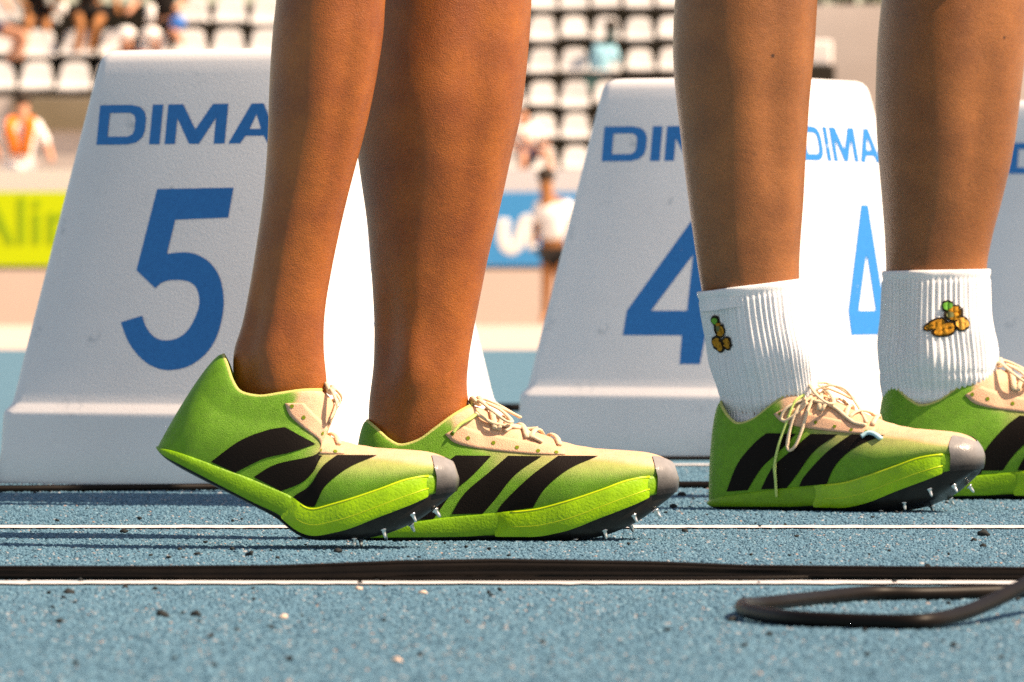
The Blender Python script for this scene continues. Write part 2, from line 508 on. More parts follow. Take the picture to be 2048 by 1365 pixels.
D = ([(0, 0), (62, 0), (80, 4), (91, 14), (95, 28), (95, 52), (91, 66), (80, 76), (62, 80), (0, 80)],
     [(21, 16), (62, 16), (71, 21), (74, 30), (74, 50), (71, 59), (62, 64), (21, 64)])
I_ = ([(106, 0), (127, 0), (127, 80), (106, 80)],)
M_ = ([(137, 0), (158, 0), (158, 52), (186, 0), (206, 0), (235, 52), (235, 0), (257, 0), (257, 80), (226, 80), (196, 29), (167, 80), (137, 80)],)
A_ = ([(264, 0), (288, 0), (297, 15), (333, 15), (342, 0), (366, 0), (327, 80), (303, 80)], [(304, 29), (326, 29), (315, 58)])
def arc2(pts, n=5): return [(p.x, p.y) for p in spline([(x, y, 0) for x, y in pts], n)]
FIVE = ([(303, 378), (455, 376), (450, 436), (345, 440)] +
        arc2([(335, 508), (365, 505), (392, 509), (420, 524), (443, 553), (455, 592), (457, 630), (449, 674), (432, 706), (405, 729), (380, 738), (355, 740), (333, 735), (312, 724), (290, 704), (271, 678), (256, 645)]) +
        arc2([(297, 632), (306, 652), (318, 668), (333, 678), (350, 681), (370, 677), (387, 665), (400, 643), (408, 615), (407, 595), (400, 577), (388, 566), (370, 561), (347, 561), (330, 566), (318, 577)]) + [(277, 541)],)
FOUR = ([(1380, 728), (1380, 671), (1268, 671), (1272, 622), (1401, 408), (1432, 408), (1428, 622), (1452, 622), (1450, 671), (1424, 671), (1418, 728)],
        [(1318, 622), (1386, 622), (1389, 510)])
def dima(poly): return [((x - 183) / 360 * .2267, .388 + y / 80 * .0455) for x, y in poly]
def five(poly): return [((x - 355) / 1766 / .899, H + (YH - y) / 1760) for x, y in poly]
def four(poly): return [((x - 1360) / 1540 / .899, H + (YH - y) / 1535) for x, y in poly]

def letter(parent, polys, name, side):
    pts = [p for poly in polys for p in poly]
    tris = geometry.tessellate_polygon([[Vector((x, z, 0)) for x, z in poly] for poly in polys])
    if side == 'front':
        vs = [(x, -(half_at(z) + .0007), z) for x, z in pts]
    else:
        vs = [(half_at(z) + .0007, x, z) for x, z in pts]
    o = mk(name, vs, tris, M['blue'], parent, smooth=False)
    bm = bmesh.new(); bm.from_mesh(o.data)
    for fc in bm.faces:
        out = Vector((0, -1, .17)) if side == 'front' else Vector((1, 0, .17))
        if fc.normal.dot(out) < 0: fc.normal_flip()
    bm.to_mesh(o.data); bm.free()
    return o

def plastic_wear():
    m = M['plastic']; t = m.node_tree; p = t.nodes['Principled BSDF']
    src = p.inputs['Base Color'].links[0].from_socket
    tc = [n for n in t.nodes if n.type == 'TEX_COORD'][0]
    n = t.nodes.new('ShaderNodeTexNoise'); n.inputs['Scale'].default_value = 26; n.inputs['Detail'].default_value = 8; n.inputs['Roughness'].default_value = .7
    t.links.new(tc.outputs['Object'], n.inputs['Vector'])
    r = t.nodes.new('ShaderNodeValToRGB')
    r.color_ramp.elements[0].position = .61; r.color_ramp.elements[0].color = (0, 0, 0, 1)
    r.color_ramp.elements[1].position = .72; r.color_ramp.elements[1].color = (.7, .7, .7, 1)
    t.links.new(n.outputs['Fac'], r.inputs[0])
    mx = t.nodes.new('ShaderNodeMix'); mx.data_type = 'RGBA'
    mx.inputs['B'].default_value = (.38, .42, .46, 1)
    t.links.new(r.outputs[0], mx.inputs['Factor']); t.links.new(src, mx.inputs['A'])
    t.links.new(mx.outputs['Result'], p.inputs['Base Color'])
plastic_wear()

def print_wear():
    m = M['blue']; t = m.node_tree; p = t.nodes['Principled BSDF']
    src = p.inputs['Base Color'].links[0].from_socket
    tc = [n for n in t.nodes if n.type == 'TEX_COORD'][0]
    n = t.nodes.new('ShaderNodeTexNoise'); n.inputs['Scale'].default_value = 55; n.inputs['Detail'].default_value = 5; n.inputs['Roughness'].default_value = .6
    t.links.new(tc.outputs['Object'], n.inputs['Vector'])
    r = t.nodes.new('ShaderNodeValToRGB')
    r.color_ramp.elements[0].position = .70; r.color_ramp.elements[0].color = (0, 0, 0, 1)
    r.color_ramp.elements[1].position = .72; r.color_ramp.elements[1].color = (.9, .9, .9, 1)
    t.links.new(n.outputs['Fac'], r.inputs[0])
    mx = t.nodes.new('ShaderNodeMix'); mx.data_type = 'RGBA'
    mx.inputs['B'].default_value = (.66, .67, .69, 1)
    t.links.new(r.outputs[0], mx.inputs['Factor']); t.links.new(src, mx.inputs['A'])
    t.links.new(mx.outputs['Result'], p.inputs['Base Color'])
print_wear()

def marker(x, y, ang, num, label, k=(1.03, 1.13)):
    root = empty('lane_marker_box', (x, y, 0))
    root.scale = (k[0], k[1], 1)
    root.rotation_euler.z = ang
    levels = [(0.000, .2105, .022), (.004, .2125, .022), (.040, .2085, .022), (.074, .2068, .021), (.0795, .2062, .02), (.0835, .2050, .02),
              (.0905, .2000, .02), (.0945, .1987, .02), (.105, .1966, .02)]
    for z in np.linspace(.14, .468, 10): levels.append((z, half_at(z), .019))
    levels += [(.482, half_at(.482) - .0006, .018), (.489, .1275, .018), (.494, .1235, .018), (.4965, .118, .017), (.4972, .110, .016)]
    vs, n = [], 28
    for z, hf, r in levels:
        for (a, b) in rsq(hf, r): vs.append((a, b, z))
    fs = ring_faces(len(levels), n)
    fs.append(tuple((len(levels) - 1) * n + k for k in range(n)))
    mk('shell', vs, fs, M['plastic'], root)
    # carry handle recess rim on top
    vs, fs = tube_geo([(.05 * math.cos(a), .02 * math.sin(a), .4975) for a in np.linspace(0, 6.2832, 25)], .002, 6, cap=False)
    mk('handle_rim', vs, fs, M['plastic'], root)
    for side in ('front', 'side'):
        for nm, g in (('letter', D), ('letter', I_), ('letter', M_), ('letter', A_)):
            letter(root, [dima(p) for p in g], nm, side)
        if num == 5: letter(root, [five(p) for p in FIVE], 'numeral', side)
        if num == 4: letter(root, [four(p) for p in FOUR], 'numeral', side)
    return tag(root, label, 'lane marker', 'white lane marker boxes on the track')
ANG = R(-26)
marker(-.2965, 8.51, ANG, 5, 'white plastic lane marker box with a big blue 5, behind the bare ankled runner')
marker(.2976, 9.73, ANG, 4, 'white plastic lane marker box with a big blue 4, behind the runner in socks', (1.05, 1.10))
marker(.912, 10.93, ANG, 3, 'farthest lane marker box, cut off by the right picture edge behind a leg')

# ------------------------------------------------------------------ cables
def ribbon(name, pts, hgt, wid, m, label, grooves=True, lift=None):
    """flat rubber cable: a rounded section with lengthwise grooves; pts on the ground, hgt per point"""
    P = spline(pts, 10)
    k = len(P)
    hs = np.interp(np.linspace(0, 1, k), np.linspace(0, 1, len(hgt)), hgt)
    sec = []
    n = 64
    for i in range(n):
        a = 2 * math.pi * i / n
        c, s = math.cos(a), math.sin(a)
        e = .55
        x = math.copysign(abs(c) ** e, c); z = math.copysign(abs(s) ** e, s)
        g = 1 - (.30 * max(0, math.cos(z * math.pi * 3.0)) ** 5 * abs(x) if grooves else 0)
        sec.append((x * g * .5, z * .5))
    vs = []
    for i, p in enumerate(P):
        t = (P[min(i + 1, k - 1)] - P[max(i - 1, 0)]).normalized()
        s = Vector((t.y, -t.x, 0)).normalized()
        for (x, z) in sec:
            vs.append(p + s * x * wid + Vector((0, 0, z * hs[i] + hs[i] / 2)))
    fs = ring_faces(k, n)
    o = mk(name, vs, fs, m)
    fix_normals(o)
    return tag(o, label, 'cable')
def g(px, py, z=0.0):
    Y = ground_y(py)
    return Vector(((px - 1024) / F * Y, Y, z))
main_pts = [(-260, 1172), (-100, 1170), (0, 1168.5), (300, 1167), (560, 1167), (800, 1165.5), (1000, 1165.5), (1300, 1167), (1500, 1171), (1750, 1172.5), (2048, 1173), (2300, 1172)]
ribbon('cable', [Vector(((px - 1024) / F * 5.705, 5.712 + .010 * math.sin(i), .0012)) for i, (px, _) in enumerate(main_pts)],
       [.011, .011, .0112, .0115, .0125, .0162, .0172, .0150, .0118, .0112, .0108, .0105], .012, M['cable'],
       'long black ribbed cable lying across the track on the nearer white line')
ribbon('cable', [Vector(((px - 1024) / F * 5.69, y, .0018)) for px, y in ((560, 5.72), (800, 5.697), (1000, 5.690), (1250, 5.692), (1480, 5.700), (1650, 5.72))],
       [.003, .0032, .003, .003, .0032, .003], .004, M['cable'], 'thin black wire tucked along the front of the long ribbed cable', grooves=False)
# loop of round cable at right
loop = [(2300, 1190, 0), (2120, 1196, 0), (2000, 1199, 0), (1850, 1203, 0), (1740, 1205, .001), (1640, 1212, 0), (1560, 1221, 0), (1510, 1226, 0), (1487, 1233, .002), (1490, 1243, .002),
        (1530, 1250, .001), (1600, 1256, .0005), (1720, 1260, 0), (1840, 1262, .0005), (1915, 1256, .003), (1980, 1248, .009), (2048, 1240, .018), (2130, 1228, .028), (2260, 1215, .03)]
P = spline([g(a, b, .0057 + c) for a, b, c in loop], 10)
vs, fs = tube_geo(P, .0054, 14)
o = mk('cable', vs, fs, M['cable']); fix_normals(o)
tag(o, 'black round cable folded into a narrow loop in the right foreground', 'cable')
def straight(py, pxs, rad, label):
    Y = ground_y(py)
    P = spline([Vector(((px - 1024) / F * Y, Y + dy, rad * .9)) for px, dy in pxs], 8)
    vs, fs = tube_geo(P, rad, 10)
    o = mk('cable', vs, fs, M['cable']); fix_normals(o)
    return tag(o, label, 'cable')
straight(987, [(-400, .0), (0, .02), (480, .1), (900, .17), (1380, .17), (1700, .16), (2500, .14)], .0045, 'black cable running in front of the lane box marked 5')
straight(921, [(700, .1), (1000, .03), (1200, .0), (1420, .0), (1900, .03), (2400, .08)], .003, 'thin black cable running in front of the lane box marked 4')
straight(824, [(200, 0), (700, 0), (1000, .0), (1050, 0), (1500, .05), (2300, 0)], .008, 'bluish dark cable far across the track between two lane boxes')

# ------------------------------------------------------------------ shoes
L = .2905
SC = 2224.0
def su(px): return (px - 705) / SC
def sv(py): return (1082 - py) / SC
Wf = curve([0, .0025, .007, .014, .03, .06, .10, .13, .17, .20, .225, .25, .268, .279, .286, .2895, L],
           [0, .012, .0195, .026, .0325, .0345, .0335, .0355, .0425, .0465, .0455, .0400, .0318, .0240, .0160, .0085, 0])
v_bot = curve([0, .012, .03, .12, .17, .20, .225, .245, .258, .268, .278, .285, .2888, L], [.004, .0008, 0, .0012, 0, .0005, .0045, .0112, .0172, .0232, .0305, .0355, .0390, .0410])
v_low = curve([0, .012, .03, .10, .126, .16, .187, .2226, .254, .268, .28, L], [.0052, .0035, .004, .0048, .0062, .0062, .0105, .0235, .0355, .0415, .0440, .0450])
v_mid = curve([0, .02, .06, .093, .123, .16, .19, .222, .25, .268, .28, L], [.0075, .0125, .0185, .0228, .0255, .029, .0365, .047, .0565, .0588, .0580, .0560])
v_top = curve([.108, .13, .15, .17, .19, .2226, .245, .262, .272, .28, .286, .2892, L], [.1225, .1125, .1030, .0965, .0890, .0828, .0812, .0797, .0775, .0742, .0705, .0680, .0660])
v_col = curve([.012, .02, .032, .043, .058, .075, .092, .109], [.108, .1020, .0915, .0862, .090, .1015, .1135, .1225])
def W_col(u):
    s = (u - .012) / (.109 - .012)
    return .0312 * max(0, 1 - abs(2 * s - 1) ** 2.6) ** .5 if 0 < s < 1 else 0

NP, NT = 144, 26
def perim(i):
    ph = 2 * math.pi * i / NP
    u = L / 2 * (1 - math.cos(ph))
    return u, (-1 if math.sin(ph) > 0 else 1)
def upper_pt(i, t, off=0.0):
    u, s = perim(i)
    wb, vb = Wf(u), v_mid(u)
    if u < .116:
        uc = .0125 + (.109 - .0125) * (u / .116)
        wt, vt = W_col(uc), v_col(uc)
    else:
        uc = .109 + (L - .0065 - .109) * ((u - .116) / (L - .116))
        wt, vt = 0.0, v_top(uc)
    k = sstep(u, .07, .15)
    a = t * math.pi / 2
    fh = math.sin(a) ** (1.0 - .0 * k)
    fw = (1 - math.cos(a) ** .92)
    # uppers bulge slightly over the midsole edge
    bul = .0022 * math.sin(min(1, t * 2.2) * math.pi) * sstep(u, 0.0, .02)
    wv = (wb + bul) + (wt - wb) * fw
    uu = u + (uc - u) * (1 - math.cos(a))
    vv = vb + (vt - vb) * fh
    # flex creases over the toe break and wrinkles at the heel counter
    if .15 < u < .25: vv -= .0011 * math.sin((u - .15) * 190) ** 2 * sstep(t, .35, .8) * sstep(.25 - u, 0, .05)
    return Vector((uu, s * wv, vv))

def make_bend(alpha, ub=.165):
    if not alpha: return lambda p: p
    def f(p):
        th = alpha * sstep(ub + .012 - p[0], 0, .055)
        du, v = p[0] - ub, p[2]
        return Vector((ub + du * math.cos(th) + v * math.sin(th), p[1], v * math.cos(th) - du * math.sin(th)))
    return f

def build_shoe(person, loc, yaw, label, alpha=0.0, shift=0.0, scale=1.0, laces=True, detail=True):
    bend = make_bend(alpha)
    rows = [[upper_pt(i, t / NT) for i in range(NP)] for t in range(NT + 1)]
    flat = [p for r_ in rows for p in r_]
    faces = ring_faces(NT + 1, NP)
    sh = mk('shoe', [bend(p) for p in flat], faces, M['upper'], person)
    sh['label'] = label
    at_ = sh.data.attributes.new('fade', 'FLOAT', 'POINT')
    vb = curve([0, .08, .10, .13, .16, .20, .23, .262, .30], [.30, .125, .092, .083, .079, .0745, .072, .0675, .064])
    vals = []
    for p in flat:
        wd = .007 if p[0] < .17 else .004
        k = sstep(p[2], vb(p[0]) - wd, vb(p[0]) + wd)
        # a paler band along the lower edge between the stripes
        k = max(k, .38 * sstep(p[2], .05, .075) * sstep(p[0], .11, .14))
        vals.append(k)
    at_.data.foreach_set('value', vals)
    fix_normals(sh); subsurf(sh)
    sh.location = loc
    sh.rotation_euler.z = -yaw
    sh.scale = (scale,) * 3
    bvh = BVHTree.FromPolygons([tuple(p) for p in flat], faces)
    def part(name, vs, fs, m, **k):
        return fix_normals(mk(name, [bend(Vector(p)) for p in vs], fs, m, sh, **k))
    # collar roll and lining
    top = [rows[NT][i] for i in range(NP) if perim(i)[0] < .1165]
    n_c = len(top)
    order = sorted(top, key=lambda p: math.atan2(p[1], p[0] - .06))
    cen = Vector((.06, 0, 0))
    rings = []
    for (ins, dz) in ((-.0006, -.001), (-.0004, .0008), (.0010, .0016), (.0024, .0008), (.0032, -.003), (.0040, -.018), (.006, -.045)):
        ring = []
        for p in order:
            d = Vector((cen.x - p.x, -p.y, 0)).normalized()
            ring.append(p + d * ins + Vector((0, 0, dz)))
        rings += ring
    part('collar_lining', rings, ring_faces(7, n_c), [M['collar'], M['lining']], mi=[0] * (3 * n_c) + [1] * (3 * n_c))
    # foam midsole
    def loop_ring(wf, vf, uo=0.0):
        out = []
        for i in range(NP):
            u, s = perim(i)
            c = (u - L * .5) / (L * .5)
            out.append(Vector((u + uo * c ** 3, s * wf(u), vf(u))))
        return out
    rg = (loop_ring(lambda u: Wf(u) * .96, lambda u: v_low(u) - .0004, 0) + loop_ring(lambda u: Wf(u) * 1.0 + .0004, lambda u: v_low(u) + .0002, .0008)
          + loop_ring(lambda u: Wf(u) * 1.0 + .0022, lambda u: .55 * v_low(u) + .45 * v_mid(u), .0016)
          + loop_ring(lambda u: Wf(u) + .0013, lambda u: v_mid(u) - .0006, .001) + loop_ring(lambda u: Wf(u) + .0002, lambda u: v_mid(u) + .0004, 0)
          + loop_ring(lambda u: Wf(u) * .9, lambda u: v_mid(u) + .0004, -.003))
    subsurf(part('midsole', rg, ring_faces(6, NP), M['midsole']))
    # spike plate under it
    rg = (loop_ring(lambda u: Wf(u) * .98, lambda u: v_low(u) + .0002, .0004) + loop_ring(lambda u: Wf(u) * .95, lambda u: .72 * v_low(u) + .28 * v_bot(u), .0002)
          + loop_ring(lambda u: Wf(u) * .86, lambda u: .3 * v_low(u) + .7 * v_bot(u), -.0008) + loop_ring(lambda u: Wf(u) * .66, lambda u: v_bot(u) + .0003, -.004)
          + loop_ring(lambda u: Wf(u) * .3, lambda u: v_bot(u), -.006) + loop_ring(lambda u: 0, lambda u: v_bot(u), -.007))
    subsurf(part('spike_plate', rg, ring_faces(6, NP), M['plate']))
    # toe cap: a rubber shell just proud of the upper
    idx = [i for i in range(NP) if perim(i)[0] > .2685]
    vs, nn = [], len(idx)
    ts = [-.5, -.36, -.22, -.1, 0, .12, .26, .4, .54, .66, .74]
    for t in ts:
        for i in idx:
            u, s = perim(i)
            edge = abs(i - NP / 2) / (nn / 2)              # 0 at the tip, 1 at the sides
            tip = .6 + .4 * (1 - edge ** 2)
            if t <= 0:
                k = -t / .5
                z = v_mid(u) + (v_low(u) - .0012 - v_mid(u)) * k
                p = Vector((u + .0008, s * (Wf(u) + .0012 * tip), z))
                off = .0026 * (1 - .75 * k ** 3) if k > 0 else .0026
            else:
                p = upper_pt(i, t * (1.0 - .10 * edge ** 2)); off = .0014 + .0014 * max(0, 1 - t * 3)
            d = Vector(((p.x - .235), p.y * .8, (p.z - .055) * .6)).normalized()
            vs.append(p + d * off)
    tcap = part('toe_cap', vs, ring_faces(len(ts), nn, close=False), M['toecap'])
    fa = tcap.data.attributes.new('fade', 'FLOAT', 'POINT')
    fa.data.foreach_set('value', [min(1, max(0, (t + .38) / .75)) for t in ts for i in idx])  # ramp paints the lit top pale and the shaded foot dark
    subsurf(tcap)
    # decals projected on the flanks
    def hit(u, v, s, off):
        h, nrm, _, _ = bvh.ray_cast(Vector((u, s * .3, v)), Vector((0, -s, 0)))
        if h is None: return None
        if nrm.y * s < 0: nrm = -nrm
        return h + nrm * off
    def band(left, right, s, n, m, off):
        lc = [Vector((a, b, 0)) for a, b in left]; rc = [Vector((a, b, 0)) for a, b in right]
        lp, rp = spline(lc, n), spline(rc, n)
        k = min(len(lp), len(rp))
        vs, ok = [], []
        for i in range(k):
            for j in range(m + 1):
                q = lp[i].lerp(rp[i], j / m)
                h = hit(q.x, q.y, s, off)
                vs.append(h if h else Vector((0, 0, 0))); ok.append(h is not None)
        fs = [fc for fc in ring_faces(k, m + 1, close=False) if all(ok[q] for q in fc)]
        # keep the one connected piece, drop unused points
        par = {}
        def root_(a):
            while par.setdefault(a, a) != a: a = par[a]
            return a
        for fc in fs:
            for q in fc[1:]: par[root_(q)] = root_(fc[0])
        cnt = {}
        for fc in fs: cnt.setdefault(root_(fc[0]), []).append(fc)
        if not cnt: return [], []
        fs = max(cnt.values(), key=len)
        used = sorted({q for fc in fs for q in fc}); ix = {q: i for i, q in enumerate(used)}
        return [vs[q] for q in used], [tuple(ix[q] for q in fc) for fc in fs]
    def px(pts, dx=0): return [(su(a) + dx, sv(b)) for a, b in pts]
    stripes = [([(912, 910), (884, 932), (846, 976), (815, 1040)], [(983, 911), (945, 950), (905, 985), (868, 1036)]),
               ([(1016, 911), (979, 943), (930, 985), (900, 1034)], [(1083, 912), (1032, 947), (990, 998), (962, 1030)]),
               ([(1116, 911), (1060, 952), (1008, 1002), (992, 1026)], [(1195, 912), (1137, 937), (1090, 975), (1062, 1020)])]
    for s in (-1, 1):
        for lf, rt in stripes:
            vs, fs = band(px(lf, shift), px(rt, shift), s, 7, 8, .0006)
            if fs: part('stripe', vs, fs, M['stripe'])
        up_ = px([(923, 850), (945, 858), (990, 870), (1040, 880), (1085, 889), (1128, 897)]); lo_ = px([(890, 868), (912, 886), (960, 897), (1020, 904), (1075, 908), (1130, 909)])
        vs, fs = band(up_, lo_, s, 6, 5, .0009)
        if fs:
            es = part('eyestay', vs, fs, M['eyestay'])
            sd = es.modifiers.new('thick', 'SOLIDIFY'); sd.thickness = .0007; sd.offset = -1
        # forefoot pod and its ridge lines over the foam
        us = np.linspace(.128, .2665, 30)
        vs = []
        for u in us:
            e = sstep(u, .128, .140) * sstep(.270 - u, 0, .012)
            lo, hi = v_low(u) - .0015, v_mid(u) + .0006 * e
            for q in (0, .08, .3, .55, .8, .93, 1.0):
                bul = (.0010 + .0024 * math.sin(q * math.pi) ** .6) * e + .0009
                vs.append((u, s * (Wf(u) + bul), lo + (hi - lo) * q))
        subsurf(part('forefoot_pod', vs, ring_faces(30, 7, close=False), M['pod']))
        for q, rr in ((.97, .0011), (.40, .0006)):
            pts = []
            for u in us[3:]:
                e = sstep(u, .128, .140) * sstep(.270 - u, 0, .012)
                lo, hi = v_low(u) - .0015, v_mid(u)
                pts.append((u, s * (Wf(u) + .0012 + (.0024 if q < .9 else .0008) * e), lo + (hi - lo) * q))
            vs, fs = tube_geo(pts, rr, 6)
            part('foam_ridge', vs, fs, M['pod_line'])
        # eyelets
        for k, (a, b) in enumerate(((905, 867), (936, 876), (987, 886), (1034, 895), (1076, 902), (1112, 905))):
            h = hit(su(a), sv(b), s, .0013)
            if h is None: continue
            nb, nn_, _, _ = bvh.find_nearest(h)
            if nn_.y * s < 0: nn_ = -nn_
            e1 = nn_.cross(Vector((0, 0, 1))).normalized(); e2 = nn_.cross(e1)
            ringp = [h + (e1 * math.cos(q) + e2 * math.sin(q)) * .0019 for q in np.linspace(0, 2 * math.pi, 11)[:-1]]
            part('eyelet', [h] + ringp, [(0, j + 1, (j + 1) % 10 + 1) for j in range(10)], M['eyelet'])
    # lace rows across the throat
    if detail:
        def top_hit(u, wv, off):
            h, nrm, _, _ = bvh.ray_cast(Vector((u, wv, .3)), Vector((0, 0, -1)))
            if h is None: return None
            if nrm.z < 0: nrm = -nrm
            return h + nrm * off
        for k, u in enumerate((.122, .137, .151, .166, .180)):
            pts = []
            for q in np.linspace(-1, 1, 15):
                h = top_hit(u + .006 * q * (1 if k % 2 else -1), q * .021, .0016 + .0012 * (1 - q * q))
                if h: pts.append(h)
            vs, fs = tube_geo(pts, .0026, 8, .55)
            part('lace', vs, fs, M['lace'])
        # tongue tip standing up in front of the ankle
        vs = []
        for i, q in enumerate(np.linspace(0, 1, 8)):
            for j, wv in enumerate(np.linspace(-1, 1, 9)):
                hw_ = .013 - .003 * q
                vs.append((.108 - .006 * q - .006 * wv * wv, wv * hw_, .117 + .0105 * q - .005 * wv * wv * q - .002 * wv * wv))
        tg = part('tongue', vs, ring_faces(8, 9, close=False), M['collar'])
        sd = tg.modifiers.new('thick', 'SOLIDIFY'); sd.thickness = .003
        # knot and two short loops
        knot = [Vector((.111 + .004 * math.cos(a) , .010 * math.sin(a * 1), .1255 + .003 * math.sin(2 * a))) for a in np.linspace(0, 6.28, 20)]
        vs, fs = tube_geo(knot, .0027, 8, .7)
        part('lace', vs, fs, M['lace'])
        for s, pts in ((-1, [(.112, -.004, .126), (.116, -.016, .125), (.126, -.026, .117), (.138, -.026, .108), (.143, -.019, .108), (.134, -.010, .117), (.120, -.003, .124)]),
                       (1, [(.112, .004, .126), (.118, .014, .127), (.132, .020, .121), (.146, .018, .113), (.150, .010, .111), (.138, .006, .117), (.120, .003, .124)])):
            vs, fs = tube_geo(spline(pts, 6), .0022, 8, .6)
            part('lace', vs, fs, M['lace'])
    # spikes
    def spike(u, wv, ln=.0085):
        b = Vector((u, wv, 0))
        b.z = v_bot(u) + (v_low(u) - v_bot(u)) * max(0, (abs(wv) / Wf(u) - .6) / .38) ** 1.6 + .0005
        dv = (v_bot(min(u + .004, L)) - v_bot(u - .004)) / .008
        d = Vector((dv, (.25 if wv > 0 else -.25), -1)).normalized()
        rr = [.0032, .0030, .0020, .0016, .0013, .0004]
        ll = [0, .0012, .0016, .005, .0072, ln]
        vs, fs = tube_geo([b + d * q for q in ll], rr, 10, up=Vector((0, 1, 0)))
        part('spike', vs, fs, M['metal'])
    for u, wv in ((.272, -.020), (.252, -.033), (.226, -.035), (.200, -.032), (.250, .022), (.272, .018), (.226, .030), (.205, .0)):
        spike(u, wv)
    return sh, bvh, bend

def shoe_lace_px(sh, path, rad, m, fallbackY, lift=.003):
    """a lace end lying on the outside of a finished shoe: points dropped on its surface, then stored in the shoe's own frame"""
    bpy.context.view_layer.update()
    mw = sh.matrix_world; inv = mw.inverted()
    me = sh.data
    bv = BVHTree.FromPolygons([tuple(mw @ v.co) for v in me.vertices], [tuple(p.vertices) for p in me.polygons])
    o = Vector((0, 0, H))
    pts = []; lastY = fallbackY
    for (a, b) in path:
        d = (at(a, b, fallbackY) - o).normalized()
        h, n, _, _ = bv.ray_cast(o, d)
        if h is not None:
            q = h - d * lift; lastY = q.y
        else: q = at(a, b, lastY)
        pts.append(q)
    vs, fs = tube_geo(spline(pts, 8), rad, 8, .75)
    return fix_normals(mk('lace', [inv @ v for v in vs], fs, m, sh))

# ------------------------------------------------------------------ legs and bodies
def leg_table(rows):
    """rows: (z, x_left, x_right, y, half_depth) sorted by z -> dense evaluator"""
    rows = sorted(rows)
    z = [r_[0] for r_ in rows]
    fs = [curve(z, [r_[k] for r_ in rows]) for k in range(1, 5)]
    return z[0], z[-1], lambda q: tuple(f_(q) for f_ in fs)

def px_rows(rows, Y, kd):
    out = []
    for (py, xl, xr, k) in rows:
        p, q = at(xl, py, Y), at(xr, py, Y)
        out.append((p.z, p.x, q.x, Y, (q.x - p.x) / 2 * k))
    return out

def leg_ring(tbl, z, n=32, a0=0.0, off=0.0, lat=-1, zt=None, muscle=True):
    xl, xr, yc, hd = tbl(z)
    sh = getattr(tbl, 'shear', 0) * sstep(.24 - z, 0, .09)      # the ankle turns with the foot
    cx, hw = (xl + xr) / 2, (xr - xl) / 2
    pts = []
    for j in range(n):
        a = a0 + 2 * math.pi * j / n
        c, s = math.cos(a), math.sin(a)
        e = 0.0
        if muscle:
            # tibia ridge, the two calf heads and the groove beside the shin
            calf = math.exp(-((z - .36) / .10) ** 2)
            e += -.045 * calf * math.exp(-((abs(a % (2 * math.pi)) - 1.05) / .28) ** 2) + .03 * calf * math.exp(-(((a % (2 * math.pi)) - 2.1) / .45) ** 2)
            ank = math.exp(-((z - .155) / .028) ** 2)
            upp = math.exp(-((z - .42) / .12) ** 2)
            aa = a % (2 * math.pi)
            e += -.060 * upp * math.exp(-((aa - 1.16) / .17) ** 2) + .035 * upp * math.exp(-((aa - 1.62) / .26) ** 2) + .03 * upp * math.exp(-((aa - .72) / .2) ** 2)
            e += -.045 * math.exp(-((z - .27) / .06) ** 2) * math.exp(-((aa - 1.5) / .2) ** 2)
            e += .20 * ank * math.exp(-(((a % (2 * math.pi)) - 1.75) / .30) ** 2)       # ankle bone, outer side
            e += .12 * ank * math.exp(-(((a % (2 * math.pi)) - 4.6) / .30) ** 2)
            ten = math.exp(-((z - .19) / .05) ** 2)
            e += -.22 * ten * math.exp(-(((a % (2 * math.pi)) - 2.35) / .30) ** 2) - .13 * ten * math.exp(-(((a % (2 * math.pi)) - 3.83) / .30) ** 2)
        ex = math.copysign(abs(c) ** .94, c)
        x = cx + (hw + off) * ex * (1 + e * .5); y = yc - (hd + off) * s * (1 + e) - sh * (x - cx)
        pts.append(Vector((x, y, z if zt is None else z + zt * c)))
    return pts

